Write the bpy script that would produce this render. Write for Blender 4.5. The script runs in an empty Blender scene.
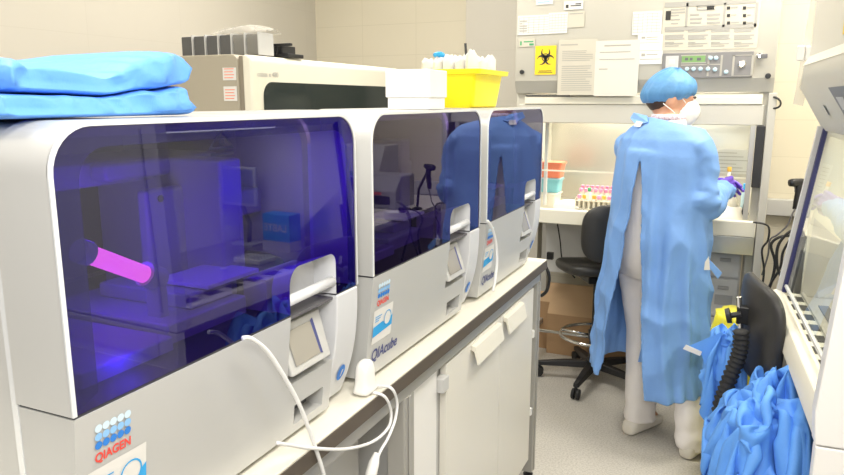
import bpy, bmesh, math, random
from mathutils import Vector, Matrix, noise
random.seed(7)
C = bpy.context.scene.collection
PI = math.pi
V = Vector

# ------------------------------------------------------------------ materials
def mat(name, col, rough=.5, metal=0, spec=.5, emit=None, es=0, alpha=1, bump=0, bscale=40, var=0, vscale=8, trans=0, sss=0, coat=0):
    m = bpy.data.materials.new(name); m.use_nodes = True
    nt = m.node_tree; b = nt.nodes['Principled BSDF']
    col = tuple(col) + (1,)
    b.inputs['Base Color'].default_value = col
    b.inputs['Roughness'].default_value = rough
    b.inputs['Metallic'].default_value = metal
    b.inputs['Specular IOR Level'].default_value = spec
    b.inputs['Alpha'].default_value = alpha
    b.inputs['Transmission Weight'].default_value = trans
    b.inputs['Coat Weight'].default_value = coat
    if sss:
        b.inputs['Subsurface Weight'].default_value = sss
        b.inputs['Subsurface Scale'].default_value = .02
    if emit:
        b.inputs['Emission Color'].default_value = tuple(emit) + (1,)
        b.inputs['Emission Strength'].default_value = es
    tc = nt.nodes.new('ShaderNodeTexCoord')
    if var:
        n = nt.nodes.new('ShaderNodeTexNoise'); n.inputs['Scale'].default_value = vscale
        n.inputs['Detail'].default_value = 6
        nt.links.new(tc.outputs['Object'], n.inputs['Vector'])
        r = nt.nodes.new('ShaderNodeMapRange')
        r.inputs['From Min'].default_value = .3; r.inputs['From Max'].default_value = .7
        r.inputs['To Min'].default_value = 1 - var; r.inputs['To Max'].default_value = 1 + var
        nt.links.new(n.outputs['Fac'], r.inputs['Value'])
        mx = nt.nodes.new('ShaderNodeVectorMath'); mx.operation = 'SCALE'
        mx.inputs[0].default_value = col[:3]
        nt.links.new(r.outputs['Result'], mx.inputs['Scale'])
        nt.links.new(mx.outputs['Vector'], b.inputs['Base Color'])
    if bump:
        n2 = nt.nodes.new('ShaderNodeTexNoise'); n2.inputs['Scale'].default_value = bscale
        n2.inputs['Detail'].default_value = 5
        nt.links.new(tc.outputs['Object'], n2.inputs['Vector'])
        bp = nt.nodes.new('ShaderNodeBump'); bp.inputs['Strength'].default_value = bump
        bp.inputs['Distance'].default_value = .01
        nt.links.new(n2.outputs['Fac'], bp.inputs['Height'])
        nt.links.new(bp.outputs['Normal'], b.inputs['Normal'])
    return m

def tile_mat(name, col, mortar, w, h, axes, strength=.3):
    m = mat(name, col, rough=.35); nt = m.node_tree; b = nt.nodes['Principled BSDF']
    tc = nt.nodes.new('ShaderNodeTexCoord')
    sx = nt.nodes.new('ShaderNodeSeparateXYZ'); cx = nt.nodes.new('ShaderNodeCombineXYZ')
    nt.links.new(tc.outputs['Object'], sx.inputs[0])
    nt.links.new(sx.outputs[axes[0]], cx.inputs[0]); nt.links.new(sx.outputs[axes[1]], cx.inputs[1])
    br = nt.nodes.new('ShaderNodeTexBrick')
    nt.links.new(cx.outputs[0], br.inputs['Vector'])
    br.offset = 0
    br.inputs['Color1'].default_value = tuple(col) + (1,)
    br.inputs['Color2'].default_value = tuple(c * .985 for c in col) + (1,)
    br.inputs['Mortar'].default_value = tuple(mortar) + (1,)
    br.inputs['Scale'].default_value = 1
    br.inputs['Brick Width'].default_value = w; br.inputs['Row Height'].default_value = h
    br.inputs['Mortar Size'].default_value = .0025; br.inputs['Mortar Smooth'].default_value = .4
    nt.links.new(br.outputs['Color'], b.inputs['Base Color'])
    bp = nt.nodes.new('ShaderNodeBump'); bp.inputs['Strength'].default_value = strength; bp.invert = True
    bp.inputs['Distance'].default_value = .002
    nt.links.new(br.outputs['Fac'], bp.inputs['Height']); nt.links.new(bp.outputs['Normal'], b.inputs['Normal'])
    return m

def glass_mat(name, tint, ior=1.5, gloss=(1, 1, 1), mul=1.0, rough=0.01):
    m = bpy.data.materials.new(name); m.use_nodes = True
    nt = m.node_tree; nt.nodes.clear()
    out = nt.nodes.new('ShaderNodeOutputMaterial')
    tr = nt.nodes.new('ShaderNodeBsdfTransparent'); tr.inputs[0].default_value = tuple(tint) + (1,)
    gl = nt.nodes.new('ShaderNodeBsdfGlossy'); gl.inputs['Color'].default_value = tuple(gloss) + (1,)
    gl.inputs['Roughness'].default_value = rough
    lw = nt.nodes.new('ShaderNodeLayerWeight'); lw.inputs['Blend'].default_value = .5
    pw = nt.nodes.new('ShaderNodeMath'); pw.operation = 'POWER'; pw.inputs[1].default_value = 5
    nt.links.new(lw.outputs['Facing'], pw.inputs[0])
    r0 = ((ior - 1) / (ior + 1)) ** 2
    fr = nt.nodes.new('ShaderNodeMath'); fr.operation = 'MULTIPLY_ADD'; fr.inputs[1].default_value = 1 - r0; fr.inputs[2].default_value = r0
    nt.links.new(pw.outputs[0], fr.inputs[0])
    ml = nt.nodes.new('ShaderNodeMath'); ml.operation = 'MULTIPLY'; ml.use_clamp = True
    ml.inputs[1].default_value = mul
    mx = nt.nodes.new('ShaderNodeMixShader')
    nt.links.new(fr.outputs[0], ml.inputs[0]); nt.links.new(ml.outputs[0], mx.inputs[0])
    nt.links.new(tr.outputs[0], mx.inputs[1]); nt.links.new(gl.outputs[0], mx.inputs[2])
    nt.links.new(mx.outputs[0], out.inputs[0])
    return m

def speckle_mat(name, col, dark):
    m = mat(name, col, rough=.38); nt = m.node_tree; b = nt.nodes['Principled BSDF']
    tc = nt.nodes.new('ShaderNodeTexCoord')
    n = nt.nodes.new('ShaderNodeTexNoise'); n.inputs['Scale'].default_value = 130; n.inputs['Detail'].default_value = 3
    n2 = nt.nodes.new('ShaderNodeTexNoise'); n2.inputs['Scale'].default_value = 3; n2.inputs['Detail'].default_value = 4
    nt.links.new(tc.outputs['Object'], n.inputs['Vector']); nt.links.new(tc.outputs['Object'], n2.inputs['Vector'])
    r = nt.nodes.new('ShaderNodeValToRGB')
    r.color_ramp.elements[0].position = .36; r.color_ramp.elements[0].color = tuple(dark) + (1,)
    r.color_ramp.elements[1].position = .58; r.color_ramp.elements[1].color = tuple(col) + (1,)
    nt.links.new(n.outputs['Fac'], r.inputs[0])
    mr = nt.nodes.new('ShaderNodeMapRange'); mr.inputs['To Min'].default_value = .88; mr.inputs['To Max'].default_value = 1.1
    nt.links.new(n2.outputs['Fac'], mr.inputs[0])
    sc = nt.nodes.new('ShaderNodeVectorMath'); sc.operation = 'SCALE'
    nt.links.new(r.outputs[0], sc.inputs[0]); nt.links.new(mr.outputs[0], sc.inputs['Scale'])
    nt.links.new(sc.outputs[0], b.inputs['Base Color'])
    return m

M = dict(
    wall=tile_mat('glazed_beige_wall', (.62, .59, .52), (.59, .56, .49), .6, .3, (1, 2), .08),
    wallb=tile_mat('glazed_wall_back', (.80, .745, .60), (.72, .67, .53), .4, .2, (0, 2), .2),  # yellowish tile, its colour lightened for local light from the cabinets
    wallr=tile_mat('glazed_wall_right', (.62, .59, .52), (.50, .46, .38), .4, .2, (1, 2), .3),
    ceil=mat('ceiling_white', (.85, .84, .80), .8),
    floor=speckle_mat('speckled_vinyl', (.60, .575, .52), (.46, .435, .39)),
    silver=mat('silver_paint', (.55, .55, .535), .36, .12, .5, bump=.02, bscale=900),
    silver_rim=mat('bright_silver_rim', (.80, .82, .84), .22, .2),
    silver_light=mat('light_silver', (.66, .67, .69), .35),
    seam=mat('dark_seam', (.05, .05, .055), .6),
    inner=mat('instrument_interior', (.12, .115, .125), .5),
    inner_l=mat('instrument_interior_light', (.42, .42, .46), .45),
    screen=mat('screen_grey', (.33, .31, .27), .15),
    white=mat('white_plastic', (.86, .85, .82), .35),
    cream=mat('cream_plastic', (.82, .79, .69), .4),
    laminate=mat('cream_laminate', (.83, .80, .70), .35, var=.02),
    door=mat('cream_white_door', (.80, .775, .70), .3),
    edge=mat('dark_edge_band', (.10, .08, .06), .5),
    alu=mat('aluminium_frame', (.47, .46, .43), .35, .35),
    steel=mat('stainless', (.62, .60, .55), .28, .75, var=.05, vscale=3),
    hood=mat('hood_enamel', (.58, .56, .49), .4),
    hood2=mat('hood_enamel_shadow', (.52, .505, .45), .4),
    hoodlight=mat('hood_cream', (.78, .75, .63), .35),
    grey=mat('mid_grey', (.36, .36, .36), .5),
    lgrey=mat('light_grey', (.58, .58, .57), .45),
    dgrey=mat('dark_grey', (.13, .13, .14), .45),
    black=mat('black_plastic', (.018, .018, .02), .4),
    vinyl=mat('black_vinyl', (.028, .027, .026), .42, bump=.1, bscale=300),
    blackmetal=mat('black_metal', (.02, .02, .02), .35, .4),
    chrome=mat('chrome', (.75, .75, .74), .12, 1),
    rubber=mat('rubber', (.02, .02, .02), .7),
    cable_w=mat('white_cable', (.86, .86, .86), .35),
    cable_b=mat('black_cable', (.02, .02, .02), .45),
    gown=mat('blue_nonwoven', (.19, .38, .78), .6, bump=.5, bscale=11, var=.08, vscale=7),
    gown_pile=mat('bright_blue_nonwoven', (.12, .35, .86), .6, bump=.6, bscale=13, var=.06, vscale=9),
    cap=mat('blue_cap', (.10, .28, .55), .55, bump=.25, bscale=50, var=.15, vscale=12),
    scrubs=mat('white_scrubs', (.93, .89, .87), .75, bump=.4, bscale=14, var=.03),
    skin=mat('skin', (.66, .36, .24), .5, sss=.1),
    hair=mat('dark_hair', (.05, .03, .02), .5),
    mask=mat('white_respirator', (.86, .86, .84), .7, bump=.1, bscale=120),
    glove=mat('purple_nitrile', (.13, .06, .50), .35),
    shoe=mat('white_clog', (.78, .74, .66), .45),
    yellow=mat('yellow_plastic', (.95, .80, .012), .35, emit=(.95, .8, .0), es=.12),  # slight emission adds brightness to the plastic, which is no light source
    bag=mat('yellow_bag', (.78, .72, .05), .35, bump=.4, bscale=25),
    paper=mat('paper', (.68, .66, .59), .75),
    paper_c=mat('cream_paper', (.58, .55, .46), .7),
    paper_w=mat('white_paper', (.74, .73, .70), .75),
    ink=mat('grey_ink', (.38, .37, .34), .8),
    ink_l=mat('faint_ink', (.42, .405, .36), .8),
    inkb=mat('black_ink', (.03, .03, .03), .6),
    sign=mat('biohazard_yellow', (.85, .62, .02), .5),
    card=mat('cardboard', (.40, .25, .13), .75, bump=.08, bscale=30, var=.05),
    card2=mat('cardboard_light', (.52, .35, .20), .75, var=.05),
    tape=mat('packing_tape', (.56, .42, .27), .3),
    panel=mat('control_panel_grey', (.22, .215, .215), .45),
    lcd=mat('green_lcd', (.16, .30, .10), .3, emit=(.2, .4, .12), es=.2),
    btn=mat('pale_blue_button', (.45, .62, .70), .35),
    blue=mat('logo_blue', (.03, .22, .70), .5),
    blue2=mat('logo_midblue', (.28, .55, .90), .5),
    blue3=mat('logo_pale_blue', (.66, .82, .93), .5),
    sblue=mat('sticker_blue', (.03, .38, .80), .5),
    red=mat('logo_red', (.80, .08, .06), .5),
    navy=mat('navy', (.015, .017, .10), .5),
    navytxt=mat('navy_text', (.06, .07, .22), .5),
    orange=mat('salmon_plastic', (.86, .25, .14), .4),
    teal=mat('teal_plastic', (.22, .55, .62), .4),
    pink=mat('pink_caps', (.82, .33, .52), .45),
    green=mat('green_caps', (.06, .35, .14), .45),
    amber=mat('amber_caps', (.75, .42, .05), .45),
    tube=mat('clear_tube', (.82, .78, .66), .15, alpha=.75),
    clearbag=mat('clear_bag', (.80, .78, .72), .15, alpha=.35),
    sleeve=mat('clear_sleeve', (.62, .60, .56), .2, alpha=.55),
    cell=mat('smoky_cell', (.10, .10, .10), .2), cell_clear=mat('clear_cell', (.30, .29, .26), .15, alpha=.6),
    darkglass=mat('dark_window', (.012, .022, .022), .12),
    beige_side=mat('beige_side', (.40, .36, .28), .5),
    beige_dark=mat('beige_dark', (.27, .235, .18), .5),
    uv=mat('uv_tube_glow', (.5, .1, .5), .4, emit=(1, .16, .42), es=4.5),
    lampglow=mat('lamp_glow', (1, 1, 1), .4, emit=(1, .95, .80), es=3.5),
    tubeglow=mat('ceiling_tube_glow', (1, 1, 1), .4, emit=(1, .97, .9), es=4),
    pane=glass_mat('sash_glass', (.93, .96, .95), 1.35, mul=.8),
    pane_side=glass_mat('side_glass', (.80, .90, .86), 1.3, mul=.8),
    win=glass_mat('smoked_window', (.17, .11, .40), 1.7, (.78, .78, 1), 1.2),
)

# ------------------------------------------------------------------ mesh builder
class MB:
    def __init__(s): s.v = []; s.f = []; s.m = []; s.mi = 0
    def add(s, vs, fs):
        o = len(s.v); s.v += [tuple(v) for v in vs]; s.f += [tuple(i + o for i in f) for f in fs]; s.m += [s.mi] * len(fs); return s
    def box(s, x0, x1, y0, y1, z0, z1, T=None):
        vs = [V((x, y, z)) for z in (z0, z1) for y in (y0, y1) for x in (x0, x1)]
        if T: vs = [T @ v for v in vs]
        return s.add(vs, [(0, 2, 3, 1), (4, 5, 7, 6), (0, 1, 5, 4), (2, 6, 7, 3), (0, 4, 6, 2), (1, 3, 7, 5)])
    def prism(s, poly, fn, a, b):
        """poly: list of 2D; fn(p, t) -> 3D ; extruded t=a..b"""
        n = len(poly); vs = [fn(p, a) for p in poly] + [fn(p, b) for p in poly]
        fs = [tuple(range(n))[::-1], tuple(range(n, 2 * n))] + [(i, (i + 1) % n, n + (i + 1) % n, n + i) for i in range(n)]
        return s.add(vs, fs)
    def rings(s, rings, closed=True, cap=True):
        n = len(rings[0]); vs = [p for r in rings for p in r]; fs = []
        for k in range(len(rings) - 1):
            for i in range(n if closed else n - 1):
                j = (i + 1) % n
                fs.append((k * n + i, k * n + j, (k + 1) * n + j, (k + 1) * n + i))
        if cap and closed:
            fs.append(tuple(range(n))[::-1]); fs.append(tuple((len(rings) - 1) * n + i for i in range(n)))
        return s.add(vs, fs)
    def tube(s, pts, rad, n=10, cap=True):
        pts = [V(p) for p in pts]; rings = []; prev = None
        for i, p in enumerate(pts):
            d = (pts[min(i + 1, len(pts) - 1)] - pts[max(i - 1, 0)]).normalized()
            if prev is None:
                a = V((0, 0, 1)) if abs(d.z) < .9 else V((1, 0, 0))
                u = d.cross(a).normalized()
            else:
                u = (prev - d * prev.dot(d)).normalized()
            prev = u; w = d.cross(u)
            r = rad[i] if isinstance(rad, (list, tuple)) else rad
            rings.append([p + (u * math.cos(2 * PI * k / n) + w * math.sin(2 * PI * k / n)) * r for k in range(n)])
        return s.rings(rings, True, cap)
    def lathe(s, c, prof, n=24, axis='Z'):
        c = V(c); rings = []
        for r, h in prof:
            ring = []
            for k in range(n):
                a = 2 * PI * k / n; x, y = r * math.cos(a), r * math.sin(a)
                ring.append(c + (V((x, y, h)) if axis == 'Z' else V((h, x, y)) if axis == 'X' else V((x, h, y))))
            rings.append(ring)
        return s.rings(rings)
    def ball(s, c, r, n=14, T=None):
        c = V(c); r = (r, r, r) if not isinstance(r, (list, tuple)) else r
        rings = []
        for i in range(n // 2 + 1):
            t = PI * i / (n // 2); t = min(max(t, .02), PI - .02)
            ring = [V((r[0] * math.sin(t) * math.cos(2 * PI * k / n), r[1] * math.sin(t) * math.sin(2 * PI * k / n), -r[2] * math.cos(t))) for k in range(n)]
            if T: ring = [T @ p for p in ring]
            rings.append([c + p for p in ring])
        return s.rings(rings)
    def capsule(s, a, b, ra, rb, n=14):
        a = V(a); b = V(b); d = (b - a)
        if d.length < 1e-6: return s.ball(a, ra)
        dn = d.normalized(); pts = []; rad = []
        for t in (85, 60, 35, 12):
            pts.append(a - dn * ra * math.sin(math.radians(t))); rad.append(ra * math.cos(math.radians(t)))
        pts += [a, b]; rad += [ra, rb]
        for t in (12, 35, 60, 85):
            pts.append(b + dn * rb * math.sin(math.radians(t))); rad.append(rb * math.cos(math.radians(t)))
        return s.tube(pts, rad, n)
    def build(s, name, m, parent=None, loc=None, bevel=0, smooth=False, segs=2, ang=35, subsurf=0):
        me = bpy.data.meshes.new(name); me.from_pydata(s.v, [], s.f)
        for mm in (m if isinstance(m, (list, tuple)) else [m]): me.materials.append(mm)
        for p, mi in zip(me.polygons, s.m): p.material_index = mi
        bm = bmesh.new(); bm.from_mesh(me); bmesh.ops.recalc_face_normals(bm, faces=bm.faces); bm.to_mesh(me); bm.free()
        if loc:
            for v in me.vertices: v.co -= V(loc)
        o = bpy.data.objects.new(name, me); C.objects.link(o)
        if loc: o.location = loc
        if parent: o.parent = parent
        if smooth or bevel:
            me.polygons.foreach_set('use_smooth', [True] * len(me.polygons))
        if smooth is not True and smooth: pass
        if bevel:
            b = o.modifiers.new('bevel', 'BEVEL'); b.width = bevel; b.segments = segs; b.limit_method = 'ANGLE'; b.angle_limit = math.radians(ang)
            b.harden_normals = True
        if subsurf:
            ss = o.modifiers.new('sub', 'SUBSURF'); ss.levels = ss.render_levels = subsurf
        if smooth == 'auto':
            bm = bmesh.new(); bm.from_mesh(me)
            for e in bm.edges:
                if len(e.link_faces) == 2 and e.calc_face_angle() > math.radians(38): e.smooth = False
            bm.to_mesh(me); bm.free()
        return o

def bake(o):
    dg = bpy.context.evaluated_depsgraph_get(); dg.update()
    me = bpy.data.meshes.new_from_object(o.evaluated_get(dg))
    o.modifiers.clear(); o.data = me
    return o

def empty(name, label, cat, loc=(0, 0, 0), rz=0, group=None):
    o = bpy.data.objects.new(name, None); C.objects.link(o); o.location = loc; o.rotation_euler = (0, 0, rz)
    o.empty_display_size = .05
    return tag(o, label, cat, group)
def tag(o, label, cat, group=None, kind=None):
    o['label'] = label; o['category'] = cat
    if group: o['group'] = group
    if kind: o['kind'] = kind
    return o
def struct(name, mb, m, **k):
    o = mb.build(name, m, **k); o['kind'] = 'structure'; return o
def copy_tree(o, parent=None):
    c = o.copy(); C.objects.link(c)
    if parent: c.parent = parent
    for ch in [x for x in bpy.data.objects if x.parent == o]: copy_tree(ch, c)
    return c

def text(name, body, size, org, right, up, m, parent=None, bold=0, align='LEFT', sx=1):
    cu = bpy.data.curves.new(name, 'FONT'); cu.body = body; cu.size = size; cu.align_x = align; cu.offset = bold
    t = bpy.data.objects.new(name, cu); C.objects.link(t)
    dg = bpy.context.evaluated_depsgraph_get(); dg.update()
    me = bpy.data.meshes.new_from_object(t.evaluated_get(dg))
    bpy.data.objects.remove(t); right = V(right); up = V(up); org = V(org)
    for v in me.vertices: v.co = org + right * v.co.x * sx + up * v.co.y
    me.materials.clear(); me.materials.append(m)
    o = bpy.data.objects.new(name, me); C.objects.link(o)
    if parent: o.parent = parent
    return o

def rrect(y0, y1, z0, z1, rt, rb=0, n=8):
    """rounded rectangle, counter-clockwise; rt top corner radius, rb bottom corner radius"""
    p = []
    for cy, cz, r, a0 in ((y1, z0, rb, -90), (y1, z1, rt, 0), (y0, z1, rt, 90), (y0, z0, rb, 180)):
        sy = -1 if cy == y1 else 1; sz = -1 if cz == z1 else 1
        if r <= 0: p += [(cy, cz)] * 1; continue
        for i in range(n + 1):
            a = math.radians(a0 + 90 * i / n)
            p.append((cy + sy * r + r * math.cos(a), cz + sz * r + r * math.sin(a)))
    return p

# ================================================================== SETTING
struct('floor', MB().box(-2.9, 1.3, -1.2, 4.45, -.1, 0), M['floor'])
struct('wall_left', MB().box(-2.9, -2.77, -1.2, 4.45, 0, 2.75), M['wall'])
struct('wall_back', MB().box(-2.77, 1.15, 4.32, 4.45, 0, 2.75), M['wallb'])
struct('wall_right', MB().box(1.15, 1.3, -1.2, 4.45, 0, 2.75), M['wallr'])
struct('ceiling', MB().box(-2.9, 1.3, -1.2, 4.45, 2.75, 2.85), M['ceil'])
struct('wall_column', MB().box(-1.59, -1.1, 4.16, 4.32, 0, 2.75), M['wall'])
bb = MB().box(-1.1, 1.13, 4.302, 4.32, 0, .09); struct('baseboard_back', bb, M['lgrey'])
tr = MB().box(.14, 1.14, 4.27, 4.32, .88, .97); struct('trim_1', tr, M['lgrey'], bevel=.004)

# ================================================================== BENCH WITH CUBES
def slab_poly(fn):  # XZ profile extruded along y
    return lambda p, t: (p[0], t, p[1])

wb = empty('workbench', 'long cream-topped lab bench on aluminium frame carrying the row of three silver instruments', 'workbench', (-.95, 1.4, 0))
L = (-.95, 1.4, 0)
def wpart(name, mb, m, par=wb, **k):
    for i, v in enumerate(mb.v): mb.v[i] = (v[0] - L[0], v[1] - L[1], v[2] - L[2])
    return mb.build(name, m, par, **k)
wpart('worktop', MB().box(-1.45, -.65, .18, 2.605, .876, .90), M['laminate'], bevel=.002)
wpart('edge_band', MB().box(-.6502, -.6475, .18, 2.605, .864, .8955), M['edge'])
fr = MB()
fr.box(-.70, -.665, .22, 2.575, .82, .874); fr.box(-1.42, -1.38, .22, 2.575, .82, .874)
fr.box(-1.40, -.68, 2.545, 2.575, .82, .874); fr.box(-1.40, -.68, .22, .26, .82, .874)
wpart('rail', fr, M['alu'], bevel=.002)
for (yy, xx) in ((1.395, -.665), (.78, -.665), (2.565, -.665), (.24, -.665), (2.565, -1.38), (.24, -1.38)):
    g = MB().box(xx - .045, xx, yy - .028, yy + .028 if yy < 2.5 else yy + .012, .03, .82)
    if xx > -1: g.box(xx, xx + .004, yy - .006, yy + .006, .03, .82)
    wpart('leg', g, M['alu'], bevel=.002)
    wpart('foot_glide', MB().lathe((xx - .022, yy, 0), [(.018, 0), (.02, .01), (.012, .014), (.012, .03)]), M['black'])
wpart('back_panel', MB().box(-1.36, -1.34, .28, 2.54, .1, .82), M['lgrey'])
wpart('inner_panel', MB().box(-.80, -.785, .85, 1.36, .1, .80), M['lgrey'])
wpart('inner_shelf', MB().box(-1.33, -.81, .85, 1.36, .42, .44), M['laminate'])

# under-bench cabinet (lifts out)
uc = empty('base_cabinet', 'cream two-door cabinet under the far end of the long instrument bench', 'cabinet', (-.98, 2.08, 0))
L = (-.98, 2.08, 0)
cb = MB().box(-1.32, -.695, 1.44, 2.52, .09, .815)
wpart('carcass', cb, M['lgrey'], uc, bevel=.002)
wpart('plinth', MB().box(-1.28, -.74, 1.66, 2.5, 0.0, .088), M['grey'], uc)
wpart('filler_panel', MB().box(-.694, -.682, 1.45, 1.60, .1, .81), M['white'], uc, bevel=.001)
for (a, b) in ((1.645, 2.108), (2.114, 2.51)):
    d = wpart('door', MB().box(-.694, -.672, a, b, .10, .808), M['door'], uc, bevel=.003)
    dx = d.location
    h = MB(); hz = .80
    y1 = b - .03 if a < 2 else a + .26; y0 = y1 - .24 if a < 2 else a + .03
    if a < 2: y0, y1 = 1.83, 2.075
    else: y0, y1 = 2.135, 2.335
    h.prism([(-.672, .800), (-.657, .796), (-.648, .755), (-.646, .742), (-.653, .742), (-.662, .780), (-.672, .785)], lambda p, t: (p[0], t, p[1]), y0, y1)
    wpart('handle', h, M['cream'], d, bevel=.002)
for zz in (.76, .16):
    wpart('hinge', MB().box(-.690, -.664, 1.603, 1.643, zz - .02, zz + .02), M['lgrey'], uc, bevel=.003)
for zz in (.62, .3):
    wpart('hinge', MB().box(-.690, -.668, 2.512, 2.53, zz - .015, zz + .015), M['white'], uc, bevel=.003)

# ------------------------------------------------------------------ cube instrument
W = .65; ZT = .578; ZS = .24
def shell(mb, x0, x1, z0, inset=0, th=.012, closed_back=False, zt=ZT, r=.058):
    """open-bottomed shell between x0 (front) and x1 (back)"""
    outer = [(y, z) for y, z in rrect(inset, W - inset, z0, zt - inset, r)]
    inner = [(y, z) for y, z in rrect(inset + th, W - inset - th, z0, zt - inset - th, max(r - th, .01))]
    o = outer[1:] + outer[:1]; i = inner[1:] + inner[:1]   # from bottom right .. over top .. bottom left
    # order: index0 = after bottom right corner; build strips
    oo = [outer[0]] + outer[1:]; ii = [inner[0]] + inner[1:]
    def strip(A, xa, B, xb):
        n = len(A); mb.add([(xa, a[0], a[1]) for a in A] + [(xb, b[0], b[1]) for b in B], [(k, k + 1, n + k + 1, n + k) for k in range(n - 1)])
    strip(oo, x0, oo, x1); strip(ii, x0, ii, x1); strip(oo, x0, ii, x0)
    if closed_back:
        n = len(oo); mb.add([(x1, a[0], a[1]) for a in oo], [tuple(range(n))])
    else: strip(oo, x1, ii, x1)

cube = empty('benchtop_instrument', 'x', 'lab instrument', (-.67, .52, .90))
b = MB(); shell(b, -.106, -.60, .012, inset=.004, th=.02, closed_back=True)
b.box(-.60, -.108, .02, W - .02, .012, .235)      # lower chassis behind the front
b.build('body', M['silver'], cube, smooth='auto')
b = MB(); shell(b, -.002, -.096, ZS + .004, th=.007)
b.build('lid_shell', M['silver'], cube, smooth='auto')
b = MB()
O = rrect(.0, W, ZS + .004, ZT, .058); I = rrect(.0055, W - .0055, ZS + .004, ZT - .0055, .053)
n = len(O); b.add([(0.0005, *p) for p in O] + [(0.0005, *p) for p in I], [(k, k + 1, n + k + 1, n + k) for k in range(n - 1)])
b.add([(-.003, *p) for p in O] + [(0.0005, *p) for p in O], [(k, k + 1, n + k + 1, n + k) for k in range(n - 1)])
b.build('lid_rim', M['silver_rim'], cube)
for yy in (.001, W - .004): MB().box(-.106, -.096, yy, yy + .003, .012, ZT - .06).build('seam_highlight', M['silver_rim'], cube)  # bright strip painted as the highlight along the lid seam
# window with a notch (polygon)
NY0, NY1, NZ = .425, .572, .324
poly = [(.006, ZS + .004), (NY0, ZS + .004)]
for i in range(7):
    a = math.radians(180 - 90 * i / 6); poly.append((NY0 + .03 + .03 * math.cos(a), NZ - .035 + .035 * math.sin(a)))
for i in range(7):
    a = math.radians(90 - 90 * i / 6); poly.append((NY1 - .02 + .02 * math.cos(a), NZ - .02 + .02 * math.sin(a)))
poly += [(NY1, ZS + .004)]
wp = rrect(.006, W - .006, ZS + .004, ZT - .006, .052)
poly += wp[:-1]
wm = MB(); wm.add([(-.0015, y, z) for y, z in poly], [tuple(range(len(poly)))])
wo = wm.build('window', M['win'], cube)
# outline for the blue border, whose colour is painted UV glow
O = rrect(.006, W - .006, ZS + .004, ZT - .006, .052)
# notch pocket with the grab bar
b = MB()
pts = [poly[i] for i in range(1, 17)]
A = [(-.002, y, z) for y, z in pts]; B = [(-.045, y + (.008 if y < .5 else -.008), z - .012 if z > .25 else z) for y, z in pts]
n = len(A); b.add(A + B, [(k, k + 1, n + k + 1, n + k) for k in range(n - 1)] + [tuple(range(n, 2 * n))])
b.build('handle_pocket', M['silver_light'], cube, smooth='auto')
b = MB(); b.tube([(-.010, NY0 + .001, .266), (-.010, NY1 - .001, .268)], .0095, 14)
b.build('grab_bar', M['silver_light'], cube, smooth=True)
# lower front housing
def fx(z): return -.001 - .026 * (ZS - z) / ZS
def prof(z0, z1, back=-.098, nseg=6, f=fx):
    P = [(f(z0 + (z1 - z0) * i / nseg), z0 + (z1 - z0) * i / nseg) for i in range(nseg + 1)]
    return P + [(back, z1), (back, z0)]
ex = lambda p, t: (p[0], t, p[1])
b = MB()
b.prism(prof(.012, ZS), ex, .002, NY0)
b.prism(prof(.012, .112), ex, NY0, .452); b.prism(prof(.012, .112), ex, .546, NY1)
b.prism(prof(.012, .028), ex, .452, .546); b.prism(prof(.066, .112), ex, .452, .546)
b.prism([(-.05, .112), (-.05, .30), (-.098, .30), (-.098, .112)], ex, NY0, NY1)
b.build('front_housing', M['silver'], cube)
def fc(z): return 0.0 - .052 * (max(ZS - z, 0) / ZS) ** 2.5
MB().prism(prof(.012, ZS + .001, f=fc, nseg=10), ex, NY1, W).build('side_column', M['silver_light'], cube, bevel=.004)
MB().box(-.095, -.06, .452, .546, .028, .066).build('slot', M['dgrey'], cube)
b = MB(); b.box(-.58, -.10, .02, W - .02, .0, .012); b.build('foot', M['seam'], cube)
# horizontal seam
b = MB(); b.box(-.096, -.003, .004, NY0, ZS, ZS + .004); b.box(-.095, -.003, NY1, W - .003, ZS + .001, ZS + .004); b.build('lid_gap', M['seam'], cube)
# touch screen housing
s = MB()
q0 = [(-.004, NY0 + .004, .130), (-.004, NY1 - .02, .130), (-.034, NY1 - .012, .215), (-.034, NY0 + .004, .215)]
q1 = [(-.05, y, z) for x, y, z in q0]
s.add(q0 + q1, [(0, 1, 2, 3), (4, 5, 6, 7), (0, 1, 5, 4), (1, 2, 6, 5), (2, 3, 7, 6), (3, 0, 4, 7)])
sc = s.build('screen_housing', M['silver'], cube, bevel=.003)
def onq(u, v, off=.002):
    a = V(q0[0]).lerp(V(q0[1]), u); bb_ = V(q0[3]).lerp(V(q0[2]), u); p = a.lerp(bb_, v); return (p.x + off, p.y, p.z + off * .3)
MB().add([onq(.12, .16), onq(.74, .16), onq(.70, .86), onq(.12, .86)], [(0, 1, 2, 3)]).build('touch_screen', M['screen'], sc)
MB().add([onq(.74, .16), onq(.80, .14), onq(.77, .90), onq(.70, .86)], [(0, 1, 2, 3)]).build('screen_edge', M['navytxt'], sc)
# logo: 5 x 3 dots over a red word
def onf(y, z, off=.0012): return (fx(z) + off, y, z)
b = MB(); ms = [M['blue3'], M['blue2'], M['blue']]
for r_ in range(3):
    b.mi = r_
    for c_ in range(5):
        cy, cz = .034 + c_ * .0108, .216 - r_ * .0112
        b.add([onf(cy + .0052 * math.cos(a * PI / 8), cz + .0052 * math.sin(a * PI / 8), .0012 + .0001 * c_) for a in range(16)], [tuple(range(16))])
b.build('logo_dots', ms, cube)
text('logo_word', 'QIAGEN', .0165, onf(.0285, .172, .0012), (0, 1, 0), (.1, 0, 1), M['red'], cube, bold=.0005, sx=.88)
st = MB().add([onf(.018, .087), onf(.108, .087), onf(.108, .163), onf(.018, .163)], [(0, 1, 2, 3)]).build('sticker', M['paper_w'], cube)
b = MB(); b.add([onf(.0185, .103, .002), onf(.1075, .110, .002), onf(.1075, .135, .002), onf(.085, .120, .002), onf(.06, .130, .002), onf(.0185, .126, .002)], [(0, 1, 2, 3, 4, 5)])
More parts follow.
